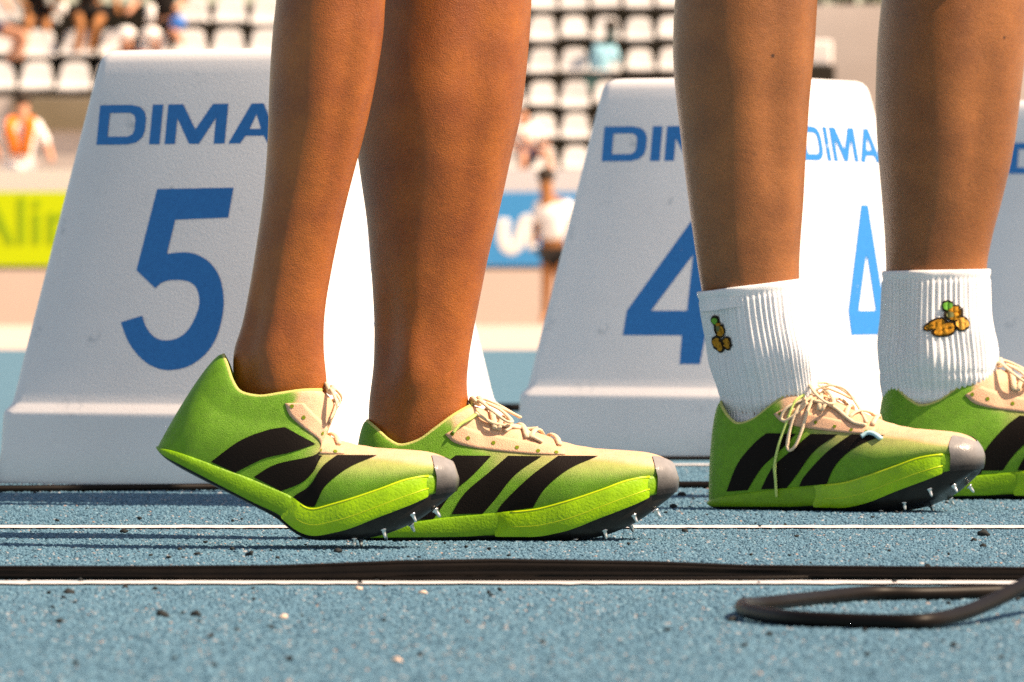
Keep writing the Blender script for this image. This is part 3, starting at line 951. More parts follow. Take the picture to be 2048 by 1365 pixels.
def build_person(name, loc, legs, pelvis, skin, label, height=1.0):
    """legs = [right table, left table]; the two legs, trunk, neck and head share one mesh"""
    root = empty(name, loc)
    o = Vector(loc)
    n = 32
    def body_geo(z0, z1, off, with_trunk, tz0=None, tz1=None):
        V, Fc = [], []
        TR = [(.875, .110, .165, 0), (.93, .108, .168, 0), (1.0, .100, .150, 0), (1.08, .094, .135, .004), (1.17, .102, .148, .008), (1.27, .112, .165, .008), (1.36, .108, .172, .004),
              (1.42, .090, .150, 0), (1.455, .068, .095, 0), (1.485, .055, .060, .006), (1.53, .054, .055, .012), (1.565, .074, .058, .026), (1.61, .090, .068, .026), (1.67, .098, .075, .020),
              (1.72, .093, .073, .016), (1.76, .072, .058, .010), (1.785, .030, .026, .008)]
        px_, py_ = pelvis
        tr = [t for t in TR if (tz0 is None or t[0] >= tz0) and (tz1 is None or t[0] <= tz1)]
        base = len(V)
        for (z, hx, hy, dx) in tr:
            for j in range(n):
                a = 2 * math.pi * j / n
                V.append(Vector((px_ + dx + (hx + off) * math.cos(a), py_ - (hy + off) * math.sin(a), z)))
        Fc += ring_faces(len(tr), n)
        if tz1 is None:
            V.append(Vector((px_ + .008, py_, 1.795))); k = len(V) - 1
            b = base + (len(tr) - 1) * n
            Fc += [(b + j, b + (j + 1) % n, k) for j in range(n)]
        cr = len(V)
        for j in range(1, 16):            # crotch line, back -> front
            q = j / 16
            V.append(Vector((px_ + (-.11 + .22 * q) * .95, py_, .875 - .075 * math.sin(q * math.pi))))
        T = lambda j: base + j % n
        compR = [T(j) for j in range(0, 17)] + [cr + j for j in range(15)]
        compL = [T(j) for j in range(16, 33)] + [cr + 14 - j for j in range(15)]
        for (zl, zh, tbl), comp, a0 in ((legs[0], compR, 0.0), (legs[1], compL, math.pi)):
            lo = max(zl, z0)
            zs = list(np.linspace(lo, zh, max(3, int((zh - lo) / .009))))[::-1]
            prev = comp
            for z in zs:
                idx = []
                for p in leg_ring(tbl, z, n, a0, off):
                    V.append(p); idx.append(len(V) - 1)
                Fc += [(prev[j], prev[(j + 1) % n], idx[(j + 1) % n], idx[j]) for j in range(n)]
                prev = idx
            if off == 0: Fc.append(tuple(prev))
        return V, Fc
    V, Fc = body_geo(0, 1, 0, True)
    px_, py_ = pelvis
    # arms and hands (hang beside the trunk)
    for s in (-1, 1):
        arm = spline([(px_, py_ + s * .12, 1.40), (px_ - .005, py_ + s * .185, 1.385), (px_ - .01, py_ + s * .215, 1.27), (px_ - .015, py_ + s * .235, 1.13),
                      (px_ + .015, py_ + s * .24, 1.0), (px_ + .045, py_ + s * .235, .885), (px_ + .055, py_ + s * .232, .83)], 4)
        rad = np.interp(np.linspace(0, 1, len(arm)), [0, .17, .33, .5, .67, .85, 1], [.05, .055, .046, .038, .038, .026, .030])
        a_v, a_f = tube_geo(arm, list(rad), 12, up=Vector((0, 1, 0)))
        oo = len(V); V += a_v; Fc += [tuple(i + oo for i in f_) for f_ in a_f]
        for k, (dx, ln) in enumerate(((-.024, .062), (-.009, .074), (.006, .078), (.020, .070), (.034, .045))):
            b = Vector((px_ + .055 + dx, py_ + s * .232, .815 if k < 4 else .845))
            d = Vector((.10 if k < 4 else .6, -s * .15, -1)).normalized()
            fg = [b, b + d * ln * .4, b + d * ln * .75 + Vector((.004, -s * .006, 0)), b + d * ln + Vector((.008, -s * .016, 0))]
            a_v, a_f = tube_geo(spline(fg, 3), [.010] * 7 + [.009, .008, .006], 8, up=Vector((0, 1, 0)))
            oo = len(V); V += a_v; Fc += [tuple(i + oo for i in f_) for f_ in a_f]
    body = mk('body', [p - o for p in V], Fc, skin, root)
    fix_normals(body); subsurf(body)
    V, Fc = body_geo(.66, 1, .010, True, None, 1.01)
    sd = fix_normals(mk('shorts', [p - o for p in V], Fc, M['shorts'], root))
    TR2 = [(.98, .100, .152, 0), (1.08, .094, .135, .004), (1.17, .102, .148, .008), (1.27, .112, .165, .008), (1.36, .108, .172, .004), (1.42, .092, .150, 0)]
    vs = []
    for (z, hx, hy, dx) in TR2:
        for j in range(n):
            a = 2 * math.pi * j / n
            vs.append(Vector((px_ + dx + (hx + .007) * math.cos(a), py_ - (hy + .007) * math.sin(a), z)) - o)
    fix_normals(mk('singlet', vs, ring_faces(len(TR2), n), M['singlet'], root))
    bm = bmesh.new(); bmesh.ops.create_uvsphere(bm, u_segments=20, v_segments=12, radius=1)
    vs = [Vector((px_ + .008 + v_.co.x * .104, py_ + v_.co.y * .084, 1.695 + v_.co.z * .11)) - o for v_ in bm.verts]
    bm.verts.index_update()
    fs = [[v_.index for v_ in f_.verts] for f_ in bm.faces if f_.calc_center_median().z > .15 + .5 * f_.calc_center_median().x]
    bm.free()
    mk('hair', vs, fs, M['hair'], root)
    tag(root, label, 'person')
    return root, body

# --- runner in the nearer lane: bare ankles, one foot planted, the other swinging
YA, YM = 6.60, 6.40
A_plant = px_rows([(-10, 727, 1064, .86), (60, 717, 1061, .86), (120, 708, 1056, .86), (180, 703, 1050, .86), (240, 705, 1041, .86), (310, 714, 1024, .86), (380, 724, 1009, .84),
                   (450, 734, 993, .82), (520, 740, 976, .80), (590, 745, 962, .78), (660, 748, 948, .76), (720, 747, 938, .74), (770, 742, 934, .70),
                   (800, 738, 937, .62), (840, 736, 945, .56), (880, 738, 950, .52), (930, 745, 940, .50)], YA, 0)
A_plant += [(.535, -.120, .018, YA - .005, .062), (.60, -.120, .030, YA - .01, .068), (.70, -.128, .048, YA - .018, .078), (.79, -.140, .060, YA - .022, .084)]
A_move = px_rows([(-10, 552, 772, .92), (60, 545, 768, .92), (130, 540, 758, .92), (200, 537, 745, .92), (270, 535, 729, .90), (340, 531, 710, .90), (410, 524, 692, .88), (480, 514, 676, .84),
                  (550, 503, 662, .80), (610, 492, 652, .78), (660, 481, 648, .74), (700, 467, 648, .66), (740, 465, 652, .58), (780, 472, 655, .53), (820, 482, 650, .48)], YM, 0)
A_move += [(.535, -.205, -.078, YM + .005, .060), (.60, -.190, -.045, YM + .012, .066), (.70, -.165, .008, YM + .018, .078), (.79, -.142, .055, YM + .020, .084)]
locA = Vector((-.06, 6.5, 0))
mA = at(885, 552, 6.6 - .05) - locA
skinA = skin_mat('tan_skin', (.37, .098, .013), (.24, .055, .008), moles=[(tuple(mA), .0024)])
runA, bodyA = build_person('person', locA, [leg_table(A_move), leg_table(A_plant)], (-.055, 6.5), skinA,
    'runner with bare ankles in lime spikes, one foot lifted behind the other')
shA, _, _ = build_shoe(runA, Vector(((705 - 1024) / F * YA, YA, .0)) - locA, 0, 'planted lime and peach spiked running shoe')
scm = F / YM
shM, _, _ = build_shoe(runA, Vector(((265 - 1024) / scm, YM, H + (YH - 1080) / scm)) - locA, 0, 'lifted lime running shoe flexed at the ball, heel high', alpha=R(28), scale=SC / scm)

# --- runner in the next lane: white crew socks
YB1, YB2 = 7.455, 7.81
B_near = px_rows([(-10, 1350, 1636, .88), (50, 1346, 1633, .88), (100, 1345, 1630, .88), (150, 1347, 1625, .88), (200, 1352, 1620, .87), (260, 1359, 1616, .86), (320, 1366, 1612, .85), (400, 1376, 1608, .84),
                  (480, 1387, 1602, .82), (540, 1396, 1599, .80), (600, 1406, 1601, .78), (660, 1416, 1607, .75), (720, 1428, 1618, .72), (770, 1441, 1626, .60), (820, 1451, 1628, .53), (870, 1460, 1622, .48), (920, 1468, 1610, .44)], YB1, 0)
B_near += [(.56, .172, .300, YB1 + .01, .060), (.62, .180, .330, YB1 + .03, .068), (.72, .205, .385, YB1 + .06, .078), (.79, .235, .430, YB1 + .085, .084)]
B_far = px_rows([(-10, 1764, 2062, .88), (50, 1757, 2058, .88), (100, 1753, 2053, .88), (150, 1751, 2047, .88), (200, 1750, 2041, .87), (260, 1752, 2034, .86), (320, 1756, 2024, .85), (400, 1763, 2005, .84),
                 (480, 1769, 1984, .82), (540, 1771, 1974, .80), (600, 1769, 1975, .78), (660, 1765, 1980, .75), (720, 1763, 1990, .66), (770, 1768, 1990, .56), (820, 1780, 1976, .48), (870, 1788, 1964, .44)], YB2, 0)
B_far += [(.56, .400, .530, YB2 - .02, .060), (.62, .380, .530, YB2 - .05, .068), (.72, .325, .505, YB2 - .10, .078), (.79, .290, .470, YB2 - .13, .084)]
locB = Vector((.37, 7.6, 0))
ml = [(1545, 112, YB1), (1510, 128, YB1), (1437, 335, YB1), (1540, 512, YB1), (2010, 76, YB2)]
skinB = skin_mat('light_tan_skin', (.31, .103, .026), (.21, .066, .016), moles=[(tuple(at(a, b, y - .055) - locB), .0019) for a, b, y in ml])
tb1, tb2 = leg_table(B_near), leg_table(B_far)
tb1[2].shear = math.tan(R(27)); tb2[2].shear = math.tan(R(6))
runB, bodyB = build_person('person', locB, [tb1, tb2], (.36, 7.62), skinB, 'runner in white ribbed crew socks and lime spikes, standing at the right')
b1x, b2x = (1424 - 1024) / F * 7.47, (1751 - 1024) / F * 7.82
shB1, _, _ = build_shoe(runB, Vector((b1x, 7.485, 0)) - locB, R(27), 'lime spiked running shoe with loose laces hanging down its side', shift=-.017, scale=1.02)
shB2, _, _ = build_shoe(runB, Vector((b2x, 7.82, 0)) - locB, R(6), 'farther lime running shoe cut off by the picture edge', shift=.040, scale=1.16)

def sock(tbl, Y, ptop, pbot, tilt, o, name_lab):
    zt, zb = at(0, ptop, Y).z, at(0, pbot, Y).z
    ns, n = 70, 64 * 5
    vs = []
    for i in range(ns + 1):
        q = i / ns
        z = zt + (zb - zt) * q
        ring = leg_ring(tbl, z, n, 0.0, .0030, muscle=True)
        xl, xr, yc, hd = tbl(z)
        cx = (xl + xr) / 2
        hw = (xr - xl) / 2
        rib = sstep(q, .045, .07) * (1 - .85 * sstep(q, .74, .86))
        # knitted welt at the top, a second slack band lower down
        wel = .0012 * math.exp(-((q - .02) / .022) ** 2) - .0007 * math.exp(-((q - .055) / .012) ** 2) - .0008 * math.exp(-((q - .66) / .012) ** 2)
        for j, p in enumerate(ring):
            a = 2 * math.pi * j / n
            d = Vector((math.cos(a), -math.sin(a), 0))
            k = math.cos(a * 64)
            off = rib * (.00085 + .0003 * math.sin(int(a * 64 / (2 * math.pi)) * 2.7)) * (abs(k) ** .5 * math.copysign(1, k)) + wel
            # slack folds round the ankle
            off += .0036 * sstep(q, .66, .8) * math.sin(q * 46 + 2.2 * math.sin(a * 1.0) + 1.1 * math.cos(a * 2)) * .55 * (0.6 + .4 * math.cos(a - .6))
            off += .0010 * math.sin(q * 17 + a * 2) * sstep(q, .1, .5)
            vs.append(p + d * off + Vector((0, 0, tilt * math.cos(a) * (1 - q) ** 1.2)) - o)
    fs = ring_faces(ns + 1, n)
    # turn the top edge over to the inside
    base = len(vs)
    for ins, dz in ((.0014, .0004), (.0032, -.003), (.0034, -.02)):
        for j in range(n):
            a = 2 * math.pi * j / n
            vs.append(vs[j] - Vector((math.cos(a), -math.sin(a), 0)) * ins + Vector((0, 0, dz)))
    b2 = [(base + j, base + (j + 1) % n, (j + 1) % n, j) for j in range(n)]
    b3 = [tuple(base + n * r_ + k for k in ()) for r_ in ()]
    for r_ in range(2):
        for j in range(n):
            b2.append((base + (r_ + 1) * n + j, base + (r_ + 1) * n + (j + 1) % n, base + r_ * n + (j + 1) % n, base + r_ * n + j))
    s_ = mk('sock', vs, fs + b2, M['sock'], runB)
    s_['label'] = name_lab
    return fix_normals(s_)
s1 = sock(tb1[2], YB1, 571, 905, .0068, locB, 'nearer white ribbed sock bunched at the ankle')
s2 = sock(tb2[2], YB2, 541, 850, .0010, locB, 'farther white ribbed sock with its badge facing the camera')

def badge(sk, shapes, Yg):
    """embroidered fruit badge: thread patches laid one over another on the sock"""
    bpy.context.view_layer.update()
    mw = sk.matrix_world
    me = sk.data
    bv = BVHTree.FromPolygons([tuple(mw @ v_.co) for v_ in me.vertices], [tuple(p.vertices) for p in me.polygons])
    inv = mw.inverted()
    o = Vector((0, 0, H))
    V, Fc, MI = [], [], []
    mats = [M['outline'], M['orange_thread'], M['pale_thread'], M['green_thread'], M['grey_thread']]
    def ell(cx, cy, rx, ry, rot, grow, lift, mi):
        nr, na = 4, 22
        ids = []
        for r_ in range(nr + 1):
            row = []
            for k in range(na):
                a = 2 * math.pi * k / na
                wob = 1 + .05 * math.sin(3 * a + cx)
                ex, ey = (rx + grow) * r_ / nr * math.cos(a) * wob, (ry + grow) * r_ / nr * math.sin(a) * wob
                x = cx + ex * math.cos(rot) - ey * math.sin(rot); y = cy + ex * math.sin(rot) + ey * math.cos(rot)
                d = (at(x, y, Yg) - o).normalized()
                h, n_, _, _ = bv.ray_cast(o, d)
                if h is None: row.append(None); continue
                if n_.dot(d) > 0: n_ = -n_
                V.append(inv @ (h + n_ * lift)); row.append(len(V) - 1)
            ids.append(row)
        for r_ in range(nr):
            for k in range(na):
                q = (ids[r_][k], ids[r_ + 1][k], ids[r_ + 1][(k + 1) % na], ids[r_][(k + 1) % na])
                if None not in q: Fc.append(q); MI.append(mi)
    for (cx, cy, rx, ry, rot, mi) in shapes: ell(cx, cy, rx, ry, R(rot), 2.6, .0013, 0)
    for i, (cx, cy, rx, ry, rot, mi) in enumerate(shapes): ell(cx, cy, rx, ry, R(rot), -1.2, .0017 + .0002 * i, mi)
    mk('embroidered_badge', V, Fc, mats, sk, mi=MI)
def bp(x, y): return 1380 + x / 3.066, 520 + y / 3.066
badge(s2, [(*bp(1505, 398), 22, 9, -22, 1), (*bp(1668, 392), 13, 13, 0, 2), (*bp(1562, 428), 24, 12, -18, 1), (*bp(1618, 328), 16, 15, 0, 1), (*bp(1588, 338), 8, 8, 0, 4), (*bp(1578, 285), 9, 10, 10, 3)], YB2)
badge(s1, [(*bp(228, 510), 8, 12, -15, 1), (*bp(172, 515), 8, 16, -25, 1), (*bp(182, 425), 8, 15, -20, 1), (*bp(172, 418), 4, 7, 0, 4), (*bp(153, 370), 6, 8, -10, 3)], YB1)

# loose laces on the nearer sock runner's shoe
def zp(x, y): return 1380 + x / 3.066, 720 + y / 3.066
for path, r_, m_ in (
    ([(700, 215), (640, 262), (590, 390), (545, 520), (520, 640), (525, 750), (531, 842)], .0019, 'lace_green'),
    ([(745, 225), (660, 300), (615, 420), (598, 520), (612, 556), (650, 520), (690, 420), (718, 320), (752, 240)], .0021, 'lace'),
    ([(700, 240), (600, 290), (560, 350), (585, 372), (650, 330), (720, 262)], .0021, 'lace'),
    ([(740, 215), (800, 172), (870, 158), (950, 182), (1010, 255), (1060, 335), (1085, 385)], .0016, 'lace'),
    ([(760, 250), (840, 270), (900, 300), (960, 350), (1010, 385), (1080, 400)], .0023, 'lace')):
    shoe_lace_px(shB1, [zp(*q) for q in path], r_, M[m_], 7.40)
t_ = shoe_lace_px(shB1, [zp(*q) for q in ((1050, 470), (1090, 448), (1130, 455), (1170, 482))], .003, M['tab'], 7.36)
t_.name = 'lace_tip'
for path, r_, m_ in (([(950, 826), (985, 846), (1020, 853), (1050, 858), (1076, 857)], .0021, 'lace'),
                     ([(1010, 862), (1028, 852), (1048, 858), (1066, 874), (1085, 884)], .0022, 'lace'),
                     ([(906, 866), (920, 850), (940, 838), (955, 826)], .0020, 'lace_green')):
    shoe_lace_px(shA, path, r_, M[m_], 6.57)

# ------------------------------------------------------------------ far side: wall, boards, stand, spectators
def wall(name, x0, x1, y0, y1, z0, z1, m, label, cat='wall'):
    v, f = box_geo(x0, x1, y0, y1, z0, z1)
    return tag(mk(name, v, f, m, smooth=False), label, cat)
YW = 86.3
wall('low_wall', -14, 14, YW, YW + .5, -.6, .30, M['tan'], 'low sandy concrete wall carrying the advertising boards', 'wall')
wall('barrier_wall', -14, 14, YW + 1.5, YW + 1.8, -.6, 1.5, M['white_wall'], 'white barrier wall behind the advertising boards', 'wall')

def board(px0, px1, face, label, letters):
    Y = YW + .15
    a, b = at(px0, 540, Y), at(px1, 384, Y)
    root = empty('advertising_board', ((a.x + b.x) / 2, Y, .30))
    hw = (b.x - a.x) / 2; zt = b.z - .30
    v, f = box_geo(-hw, hw, -.04, .04, .045, zt)
    mk('panel', v, f, face, root, smooth=False)
    v, f = box_geo(-hw, hw, -.05, .05, 0, .043)
    mk('base_strip', v, f, M['board_dark'], root, smooth=False)  # dark strip along the foot of the board
    for x in (-hw * .8, hw * .8):
        v, f = tube_geo([(x, .05, zt * .8), (x, .35, .002)], .015, 8)
        mk('prop', v, f, M['board_dark'], root)
    letters(root, Y)
    return tag(root, label, 'board', 'advertising boards by the stand')
def green_letters(root, Y):
    cu = bpy.data.curves.new('board_text', 'FONT')
    cu.body = 'Alira'; cu.size = .80; cu.extrude = .003
    tmp = bpy.data.objects.new('tmp', cu)
    me = bpy.data.meshes.new_from_object(tmp)
    bpy.data.objects.remove(tmp)
    o = bpy.data.objects.new('letters', me); COL.objects.link(o); o.parent = root
    me.materials.append(M['board_letter'])
    o.rotation_euler = (R(90), 0, 0)
    o.location = (at(-62, 0, Y).x - root.location.x, -.046, at(0, 488, Y).z - .30)
def stroke(root, Y, pts, r_, m):
    P = spline([at(a, b, Y) - root.location for a, b in pts], 8)
    vs, fs = tube_geo([Vector((p.x, -.043, p.z)) for p in P], r_, 10, .06, up=Vector((0, 1, 0)))
    o = mk('letter', vs, fs, m, root)
    fix_normals(o)
def blue_letters(root, Y):
    stroke(root, Y, [(1007, 438), (1005, 470), (1012, 492), (1024, 498), (1035, 488), (1041, 465), (1050, 444), (1062, 440)], .075, M['board_white'])
    stroke(root, Y, [(1062, 458), (1061, 480), (1066, 500)], .05, M['board_white'])
    stroke(root, Y, [(1105, 440), (1108, 470), (1120, 495)], .07, M['board_white'])
    stroke(root, Y, [(960, 440), (940, 470), (955, 500)], .07, M['board_white'])
board(-330, 560, M['board_green'], 'lime yellow advertising board with green lettering at the left', green_letters)
board(840, 1330, M['board_blue'], 'blue advertising board with white curved letters behind the runners', blue_letters)

# seats on the terraces
def seat_geo():
    vs = []
    prof = [(-.40, -.055), (-.41, -.01), (-.39, .02), (-.2, .005), (-.03, .02), (.01, .08), (.03, .22), (.05, .36), (.06, .385), (.075, .37), (.06, .22), (.035, .05), (0, -.03), (-.2, -.05)]
    xs = [-.225, -.21, -.12, 0, .12, .21, .225]
    for i, x in enumerate(xs):
        e = abs(x) / .225
        for (y, z) in prof:
            zz = z + (.02 * e * e if z < .1 else -.05 * max(0, e - .7) / .3)
            vs.append((x * (1 - .22 * (max(0, z) / .385) ** 2 * (e > .5)), y - .015 * e * e * (z > .1), zz))
    n = len(prof)
    fs = ring_faces(len(xs), n)
    fs += [tuple(range(n - 1, -1, -1)), tuple(range((len(xs) - 1) * n, len(xs) * n))]
    return vs, fs
sv_, sf_ = seat_geo()
seat_me = None
def seat(x, y, z, group, label):
    global seat_me
    if seat_me is None:
        o = mk('stadium_seat', sv_, sf_, M['seat'], smooth=True); fix_normals(o); seat_me = o.data
    else:
        o = bpy.data.objects.new('stadium_seat', seat_me); COL.objects.link(o)
    o.location = (x, y, z + RNG.normal(0, .006))
    o.rotation_euler = (RNG.normal(0, .05), 0, RNG.normal(0, .05))
    o.scale = (.97, 1, .9)
    tag(o, label, 'seat', group)
ORD = 'first second third fourth fifth sixth seventh eighth ninth tenth eleventh twelfth'.split()
def terrace(px0, px1, Y0, bottoms, pitch, group, label, slab_label, skip=lambda px, py: False):
    x0, x1 = at(px0, 0, Y0).x, at(px1, 0, Y0).x
    geos = []
    zprev = -.6
    for i, py in enumerate(bottoms):
        Y = Y0 + i * .75
        z = H + (YH - py) / F * Y0 * (1 + 0) + .0
        zt = z - .05
        geos.append(box_geo(x0, x1, Y - .02 + .002 * i, Y + .9, zprev - .3, zt - .07 - .03))
        zprev = zt
        n = int(round((px1 - px0) / pitch))
        for k in range(n):
            px = px0 + (k + .5) * pitch
            if skip(px, py): continue
            lab = '%s white seat from the left, %s row, above the %s' % (ORD[k], ORD[i] + ' lowest' if i else 'lowest', label)
            seat(at(px, 0, Y0).x, Y + .36, z + .03, group, lab)
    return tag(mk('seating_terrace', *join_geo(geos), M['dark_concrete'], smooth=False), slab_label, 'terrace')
YL, YR = 97.0, 111.0
terrace(-120, 700, YL, [180, 110, 41, -27], 76, 'white seats on the left terrace', 'orange vest', 'terrace steps under the left seats, under-seat shade in their colour',
        skip=lambda px, py: (py == 41 and 120 < px < 360) or (py == -27 and px < 380))
terrace(720, 1520, YR, [342, 275, 207, 137, 68, 0, -68], 66.5, 'white seats on the right terrace', 'blue board', 'terrace steps under the right seats, under-seat shade in their colour')
xa, xb = at(-400, 0, YL).x, at(700, 0, YL).x
wall('terrace_wall', xa, xb, YL - .5, YL - .15, -.6, at(0, 196, YL).z, M['concrete'], 'beige concrete wall below the left seats', 'wall')
wall('shade_strip', at(30, 0, YL).x, at(200, 0, YL).x, YL - .58, YL - .505, at(0, 262, YL).z, at(0, 198, YL).z, M['olive_shade'], 'olive shade strip coloured onto the wall under the left seats', 'wall')  # thin slab coloured as the shade that falls under the seats
xc, xd = at(1520, 0, YR).x, at(2600, 0, YR).x
wall('stand_wall', xc + .1, xd, YR - 1.0, YR + 4, -.6, at(0, 15, YR).z, M['concrete'], 'tall beige concrete wall right of the seats', 'wall')
# low dark shrub on top of that wall
sr = empty('shrub', at(1700, 16, YR))
geos = []
for i in range(420):
    c = Vector((RNG.uniform(-.55, .55), RNG.uniform(-.9, -.2), RNG.uniform(-.28, .9)))
    if c.z < -.05 and RNG.random() < .5: continue
    u = Vector(RNG.normal(0, 1, 3)).normalized() * .10; q = Vector(RNG.normal(0, 1, 3)).normalized() * .05
    geos.append(([c - u, c + q, c + u, c - q], [(0, 1, 2, 3)]))
v, f = join_geo(geos)
mk('foliage', v, f, M['leaf'], sr, smooth=False)
vs, fs = tube_geo([(0, .3, 0), (0, -.3, .3), (.2, -.5, .8)], [.05, .04, .02], 8); mk('stem', vs, fs, M['bark'], sr)
tag(sr, 'dark shrub hanging over the top of the tall beige wall', 'shrub')
# small white boxes at its foot
bx = at(1642, 125, YR - 2)
v, f = box_geo(-.22, .16, -.15, .15, -.05, .32)
o = mk('equipment_box', v, f, M['white_wall'], smooth=False, loc=bx)
tag(o, 'small white equipment box seen above the lane box marked 4', 'box')
bv_ = o.modifiers.new('bev', 'BEVEL'); bv_.width = .03
wall('platform', at(1560, 0, YR - 2).x, at(1668, 0, YR - 2).x, YR - 2.4, YR - 1.6, -.6, bx.z - .055, M['dark_concrete'], 'small dark platform under the white equipment box', 'platform')

# spectators: skin-modifier figures
def figure(root, name, joints, edges, m):
    me = bpy.data.meshes.new(name)
    keys = list(joints)
    me.from_pydata([joints[k][0] for k in keys], [(keys.index(a), keys.index(b)) for a, b in edges], [])
    o = bpy.data.objects.new(name, me); COL.objects.link(o); o.parent = root
    md = o.modifiers.new('skin', 'SKIN')
    md.use_smooth_shade = True
    for i, k in enumerate(keys):
        r_ = joints[k][1]
        me.skin_vertices[0].data[i].radius = (r_, r_)
    me.skin_vertices[0].data[0].use_root = True
    me.materials.append(m)
    subsurf(o, 1)
    return o
def blob(root, name, p, r_, m, sz=(1, 1, 1)):
    bm = bmesh.new(); bmesh.ops.create_uvsphere(bm, u_segments=14, v_segments=9, radius=r_)
    vs = [Vector((v_.co.x * sz[0], v_.co.y * sz[1], v_.co.z * sz[2])) + p for v_ in bm.verts]
    bm.verts.index_update()
    fs = [[v_.index for v_ in f_.verts] for f_ in bm.faces]; bm.free()
    return mk(name, vs, fs, m, root)

def spectator(J, Y, skin, top, bottom, label, tall=None, hair=True, extras=None, group='spectators in the stand'):
    """J: pixel positions of the joints; depth offsets in metres as a third value"""
    def q(k):
        t = J[k]; return at(t[0], t[1], Y) + Vector((0, t[2] if len(t) > 2 else 0, 0))
    base = q('pelvis'); base = Vector((base.x, base.y, min(q(k).z for k in J)))
    root = empty('person', base)
    P = {k: q(k) - base for k in J}
    jt = {'pelvis': (P['pelvis'], .13), 'chest': (P['chest'], .15), 'neck': (P['neck'], .06), 'chin': (P['head'] - Vector((0, 0, .06)), .085), 'head': (P['head'] + Vector((0, 0, .05)), .095)}
    ed = [('pelvis', 'chest'), ('chest', 'neck'), ('neck', 'chin'), ('chin', 'head')]
    for s in ('l', 'r'):
        for a, b, r1 in (('sh', 'chest', .06), ('el', 'sh', .045), ('ha', 'el', .04), ('hip', 'pelvis', .09), ('kn', 'hip', .065), ('an', 'kn', .045), ('to', 'an', .04)):
            if s + a in P: jt[s + a] = (P[s + a], r1); ed.append((b if b in ('chest', 'pelvis') else s + b, s + a))
    figure(root, 'body', jt, ed, skin)
    ct = {'pelvis': (P['pelvis'], .16), 'chest': (P['chest'], .18)}
    ce = [('pelvis', 'chest')]
    for s in ('l', 'r'):
        if s + 'sh' in P:
            ct[s + 'sh'] = (P[s + 'sh'], .085); ce.append(('chest', s + 'sh'))
            if s + 'el' in P: ct[s + 'el'] = (P[s + 'el'], .07); ce.append((s + 'sh', s + 'el'))
    figure(root, 'shirt', ct, ce, top)
    bt = {'pelvis': (P['pelvis'] - Vector((0, 0, .02)), .165)}; be = []
    for s in ('l', 'r'):
        if s + 'hip' in P:
            bt[s + 'hip'] = (P[s + 'hip'], .115); be.append(('pelvis', s + 'hip'))
            if s + 'kn' in P:
                bt[s + 'th'] = (P[s + 'hip'].lerp(P[s + 'kn'], .6), .095); be.append((s + 'hip', s + 'th'))
    if be: figure(root, 'shorts', bt, be, bottom)
    if hair: blob(root, 'hair', P['head'] + Vector((0, .02, .085)), .115, M['hair'], (.95, 1, .85))
    if extras: extras(root, P)
    return tag(root, label, 'person', group)

def vest(root, P):
    for s in (-1, 1):
        pts = [P['neck'] + Vector((s * .10, -.10, .0)), P['chest'] + Vector((s * .13, -.22, .08)), P['chest'] + Vector((s * .08, -.23, -.12)), P['pelvis'] + Vector((s * .06, -.20, .15))]
        vs, fs = tube_geo(spline(pts, 5), .062, 10, .5, up=Vector((0, 1, 0)))
        fix_normals(mk('vest_panel', vs, fs, M['orange_cloth'], root))
spectator(dict(head=(45, 212), neck=(45, 238), chest=(42, 268), pelvis=(42, 335), lsh=(10, 250), rsh=(74, 250), lel=(-8, 292), rel=(96, 295), lha=(-2, 325, -.2), rha=(106, 325, -.2),
               lhip=(30, 342), rhip=(54, 342), lkn=(26, 400), rkn=(58, 400), lan=(24, 460), ran=(60, 460)), YW + 2.6, M['far_skin'], M['white_cloth'], M['white_cloth'],
          'spectator in a white shirt and open orange vest behind the barrier', extras=vest)
spectator(dict(head=(-70, -130), neck=(-65, -95), chest=(-60, -60), pelvis=(-48, 35), lsh=(-90, -75), rsh=(-30, -75), lel=(-80, -20), rel=(-5, -20), rha=(25, 25, -.2),
               lhip=(-40, 45, -.1), rhip=(-40, 45, -.15), lkn=(40, 78, -.4), rkn=(58, 72, -.5), lan=(20, 130, -.4), ran=(42, 124, -.5)), YL + .9, M['far_skin'], M['black_cloth'], M['navy_cloth'],
          'seated spectator at the left edge, bare leg bent over the seat row')
def cup(root, P):
    vs, fs = tube_geo([at(125, 28, YL + .7) - root.location, at(125, 8, YL + .7) - root.location], [.05, .065], 12)
    mk('white_cup', vs, fs, M['white_cloth'], root)  # white cup by the left hand
spectator(dict(head=(170, -130), neck=(170, -95), chest=(174, -40), pelvis=(180, 18), lsh=(140, -90), rsh=(205, -90), lel=(120, -25), rel=(228, -20), lha=(125, 5, -.2), rha=(240, 30, -.3),
               lhip=(150, 24), rhip=(212, 26), lkn=(166, 48, -.5), rkn=(196, 50, -.5), lan=(155, 128, -.5), ran=(178, 120, -.4)), YL + 1.4, M['far_skin_dark'], M['black_cloth'], M['black_cloth'],
          'seated spectator in black with tanned bare legs above the lane box marked 5', extras=cup)
def bag(root, P):
    b_ = blob(root, 'bag', at(356, 46, YL + .6) - root.location, .11, M['blue_ball'], (1, 1, .9))
    vs, fs = tube_geo([at(300, 45, YL + .75) - root.location, at(302, 10, YL + .75) - root.location], .06, 10)
    mk('shirt_stripe', vs, fs, M['white_cloth'], root)
spectator(dict(head=(60, -118), neck=(62, -86), chest=(66, -40), pelvis=(74, 22), lsh=(38, -70), rsh=(96, -70), lel=(26, -10), rel=(112, -8), lha=(60, 20, -.3), rha=(108, 26, -.3),
               lhip=(62, 28), rhip=(90, 30), lkn=(60, 50, -.4), rkn=(96, 52, -.4), lan=(62, 100, -.4), ran=(92, 104, -.4)), YL + 1.6, M['far_skin_dark'], M['black_cloth'], M['black_cloth'],
          'seated spectator in black between the bare bent leg and the tanned legs')
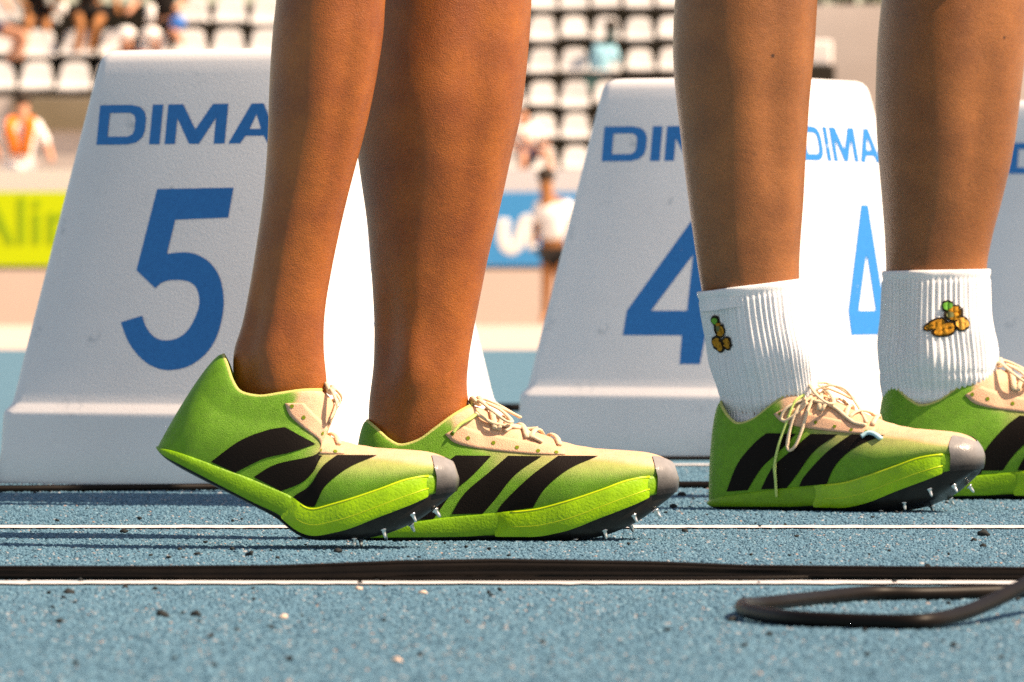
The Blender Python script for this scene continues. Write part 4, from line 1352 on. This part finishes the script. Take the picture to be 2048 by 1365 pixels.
spectator(dict(head=(325, -110), neck=(325, -75), chest=(325, -25), pelvis=(330, 45), lsh=(292, -60), rsh=(360, -60), lel=(278, 0), rel=(372, 5), lha=(255, 30, -.3), rha=(350, 20, -.3),
               lhip=(308, 58), rhip=(348, 58), lkn=(310, 70, -.5), rkn=(350, 66, -.5), lan=(318, 140, -.5), ran=(372, 92, -.45)), YL + 1.3, M['far_skin'], M['black_cloth'], M['black_cloth'],
          'seated spectator in black holding a blue bag', extras=bag)
spectator(dict(head=(252, 78), neck=(252, 104), chest=(255, 128), pelvis=(258, 178), lsh=(228, 112), rsh=(286, 112), lel=(222, 150), rel=(296, 150), lhip=(246, 186), rhip=(270, 186), lkn=(244, 200, -.5), rkn=(272, 200, -.5)),
          YL + .45, M['far_skin'], M['red_cloth'], M['navy_cloth'], 'spectator in red with a white cap just above the lane box marked 5', hair=False,
          extras=lambda root, P: (blob(root, 'cap', P['head'] + Vector((0, -.01, .07)), .13, M['white_cloth'], (1, 1.1, .75)), blob(root, 'cap', P['head'] + Vector((.33, .0, .07)), .13, M['white_cloth'], (1, 1.1, .7))))
spectator(dict(head=(1046, 228), neck=(1046, 252), chest=(1050, 268), pelvis=(1056, 302), lsh=(1028, 258), rsh=(1072, 258), lel=(1022, 285), rel=(1082, 282), lha=(1034, 300, -.2), rha=(1098, 292, -.2),
               lhip=(1048, 308), rhip=(1062, 308), lkn=(1046, 312, -.5), rkn=(1092, 302, -.3), lan=(1044, 362, -.5), ran=(1104, 352, -.4)), YR + .1, M['far_skin'], M['white_cloth'], M['navy_cloth'],
          'seated spectator with navy shorts beside the planted leg of the near runner', hair=False)
spectator(dict(head=(1222, 62), neck=(1214, 86), chest=(1207, 104), pelvis=(1192, 152), lsh=(1192, 96), rsh=(1226, 98), lel=(1186, 124), rel=(1234, 126), lhip=(1186, 160), rhip=(1200, 160), lkn=(1160, 182, -.4), rkn=(1178, 186, -.4), lan=(1150, 218, -.4), ran=(1172, 222, -.4)),
          YR + 2.4, M['teal_cloth'], M['sky_cloth'], M['teal_cloth'], 'leaning spectator in a light blue top and dark trousers above the lane box marked 4')
spectator(dict(head=(1092, 366), neck=(1094, 394), chest=(1108, 424), pelvis=(1104, 492), lsh=(1078, 412), rsh=(1136, 412), lel=(1072, 450), rel=(1142, 452), lha=(1070, 490, -.1), rha=(1142, 490, -.1),
               lhip=(1096, 504), rhip=(1114, 504), lkn=(1094, 562), rkn=(1122, 562), lan=(1090, 632), ran=(1124, 632), lto=(1084, 642, -.12), rto=(1130, 642, -.12)), 83.0, M['far_skin_dark'], M['white_cloth'], M['black_cloth'],
          'person in a white shirt and black shorts standing before the blue board', group=None)
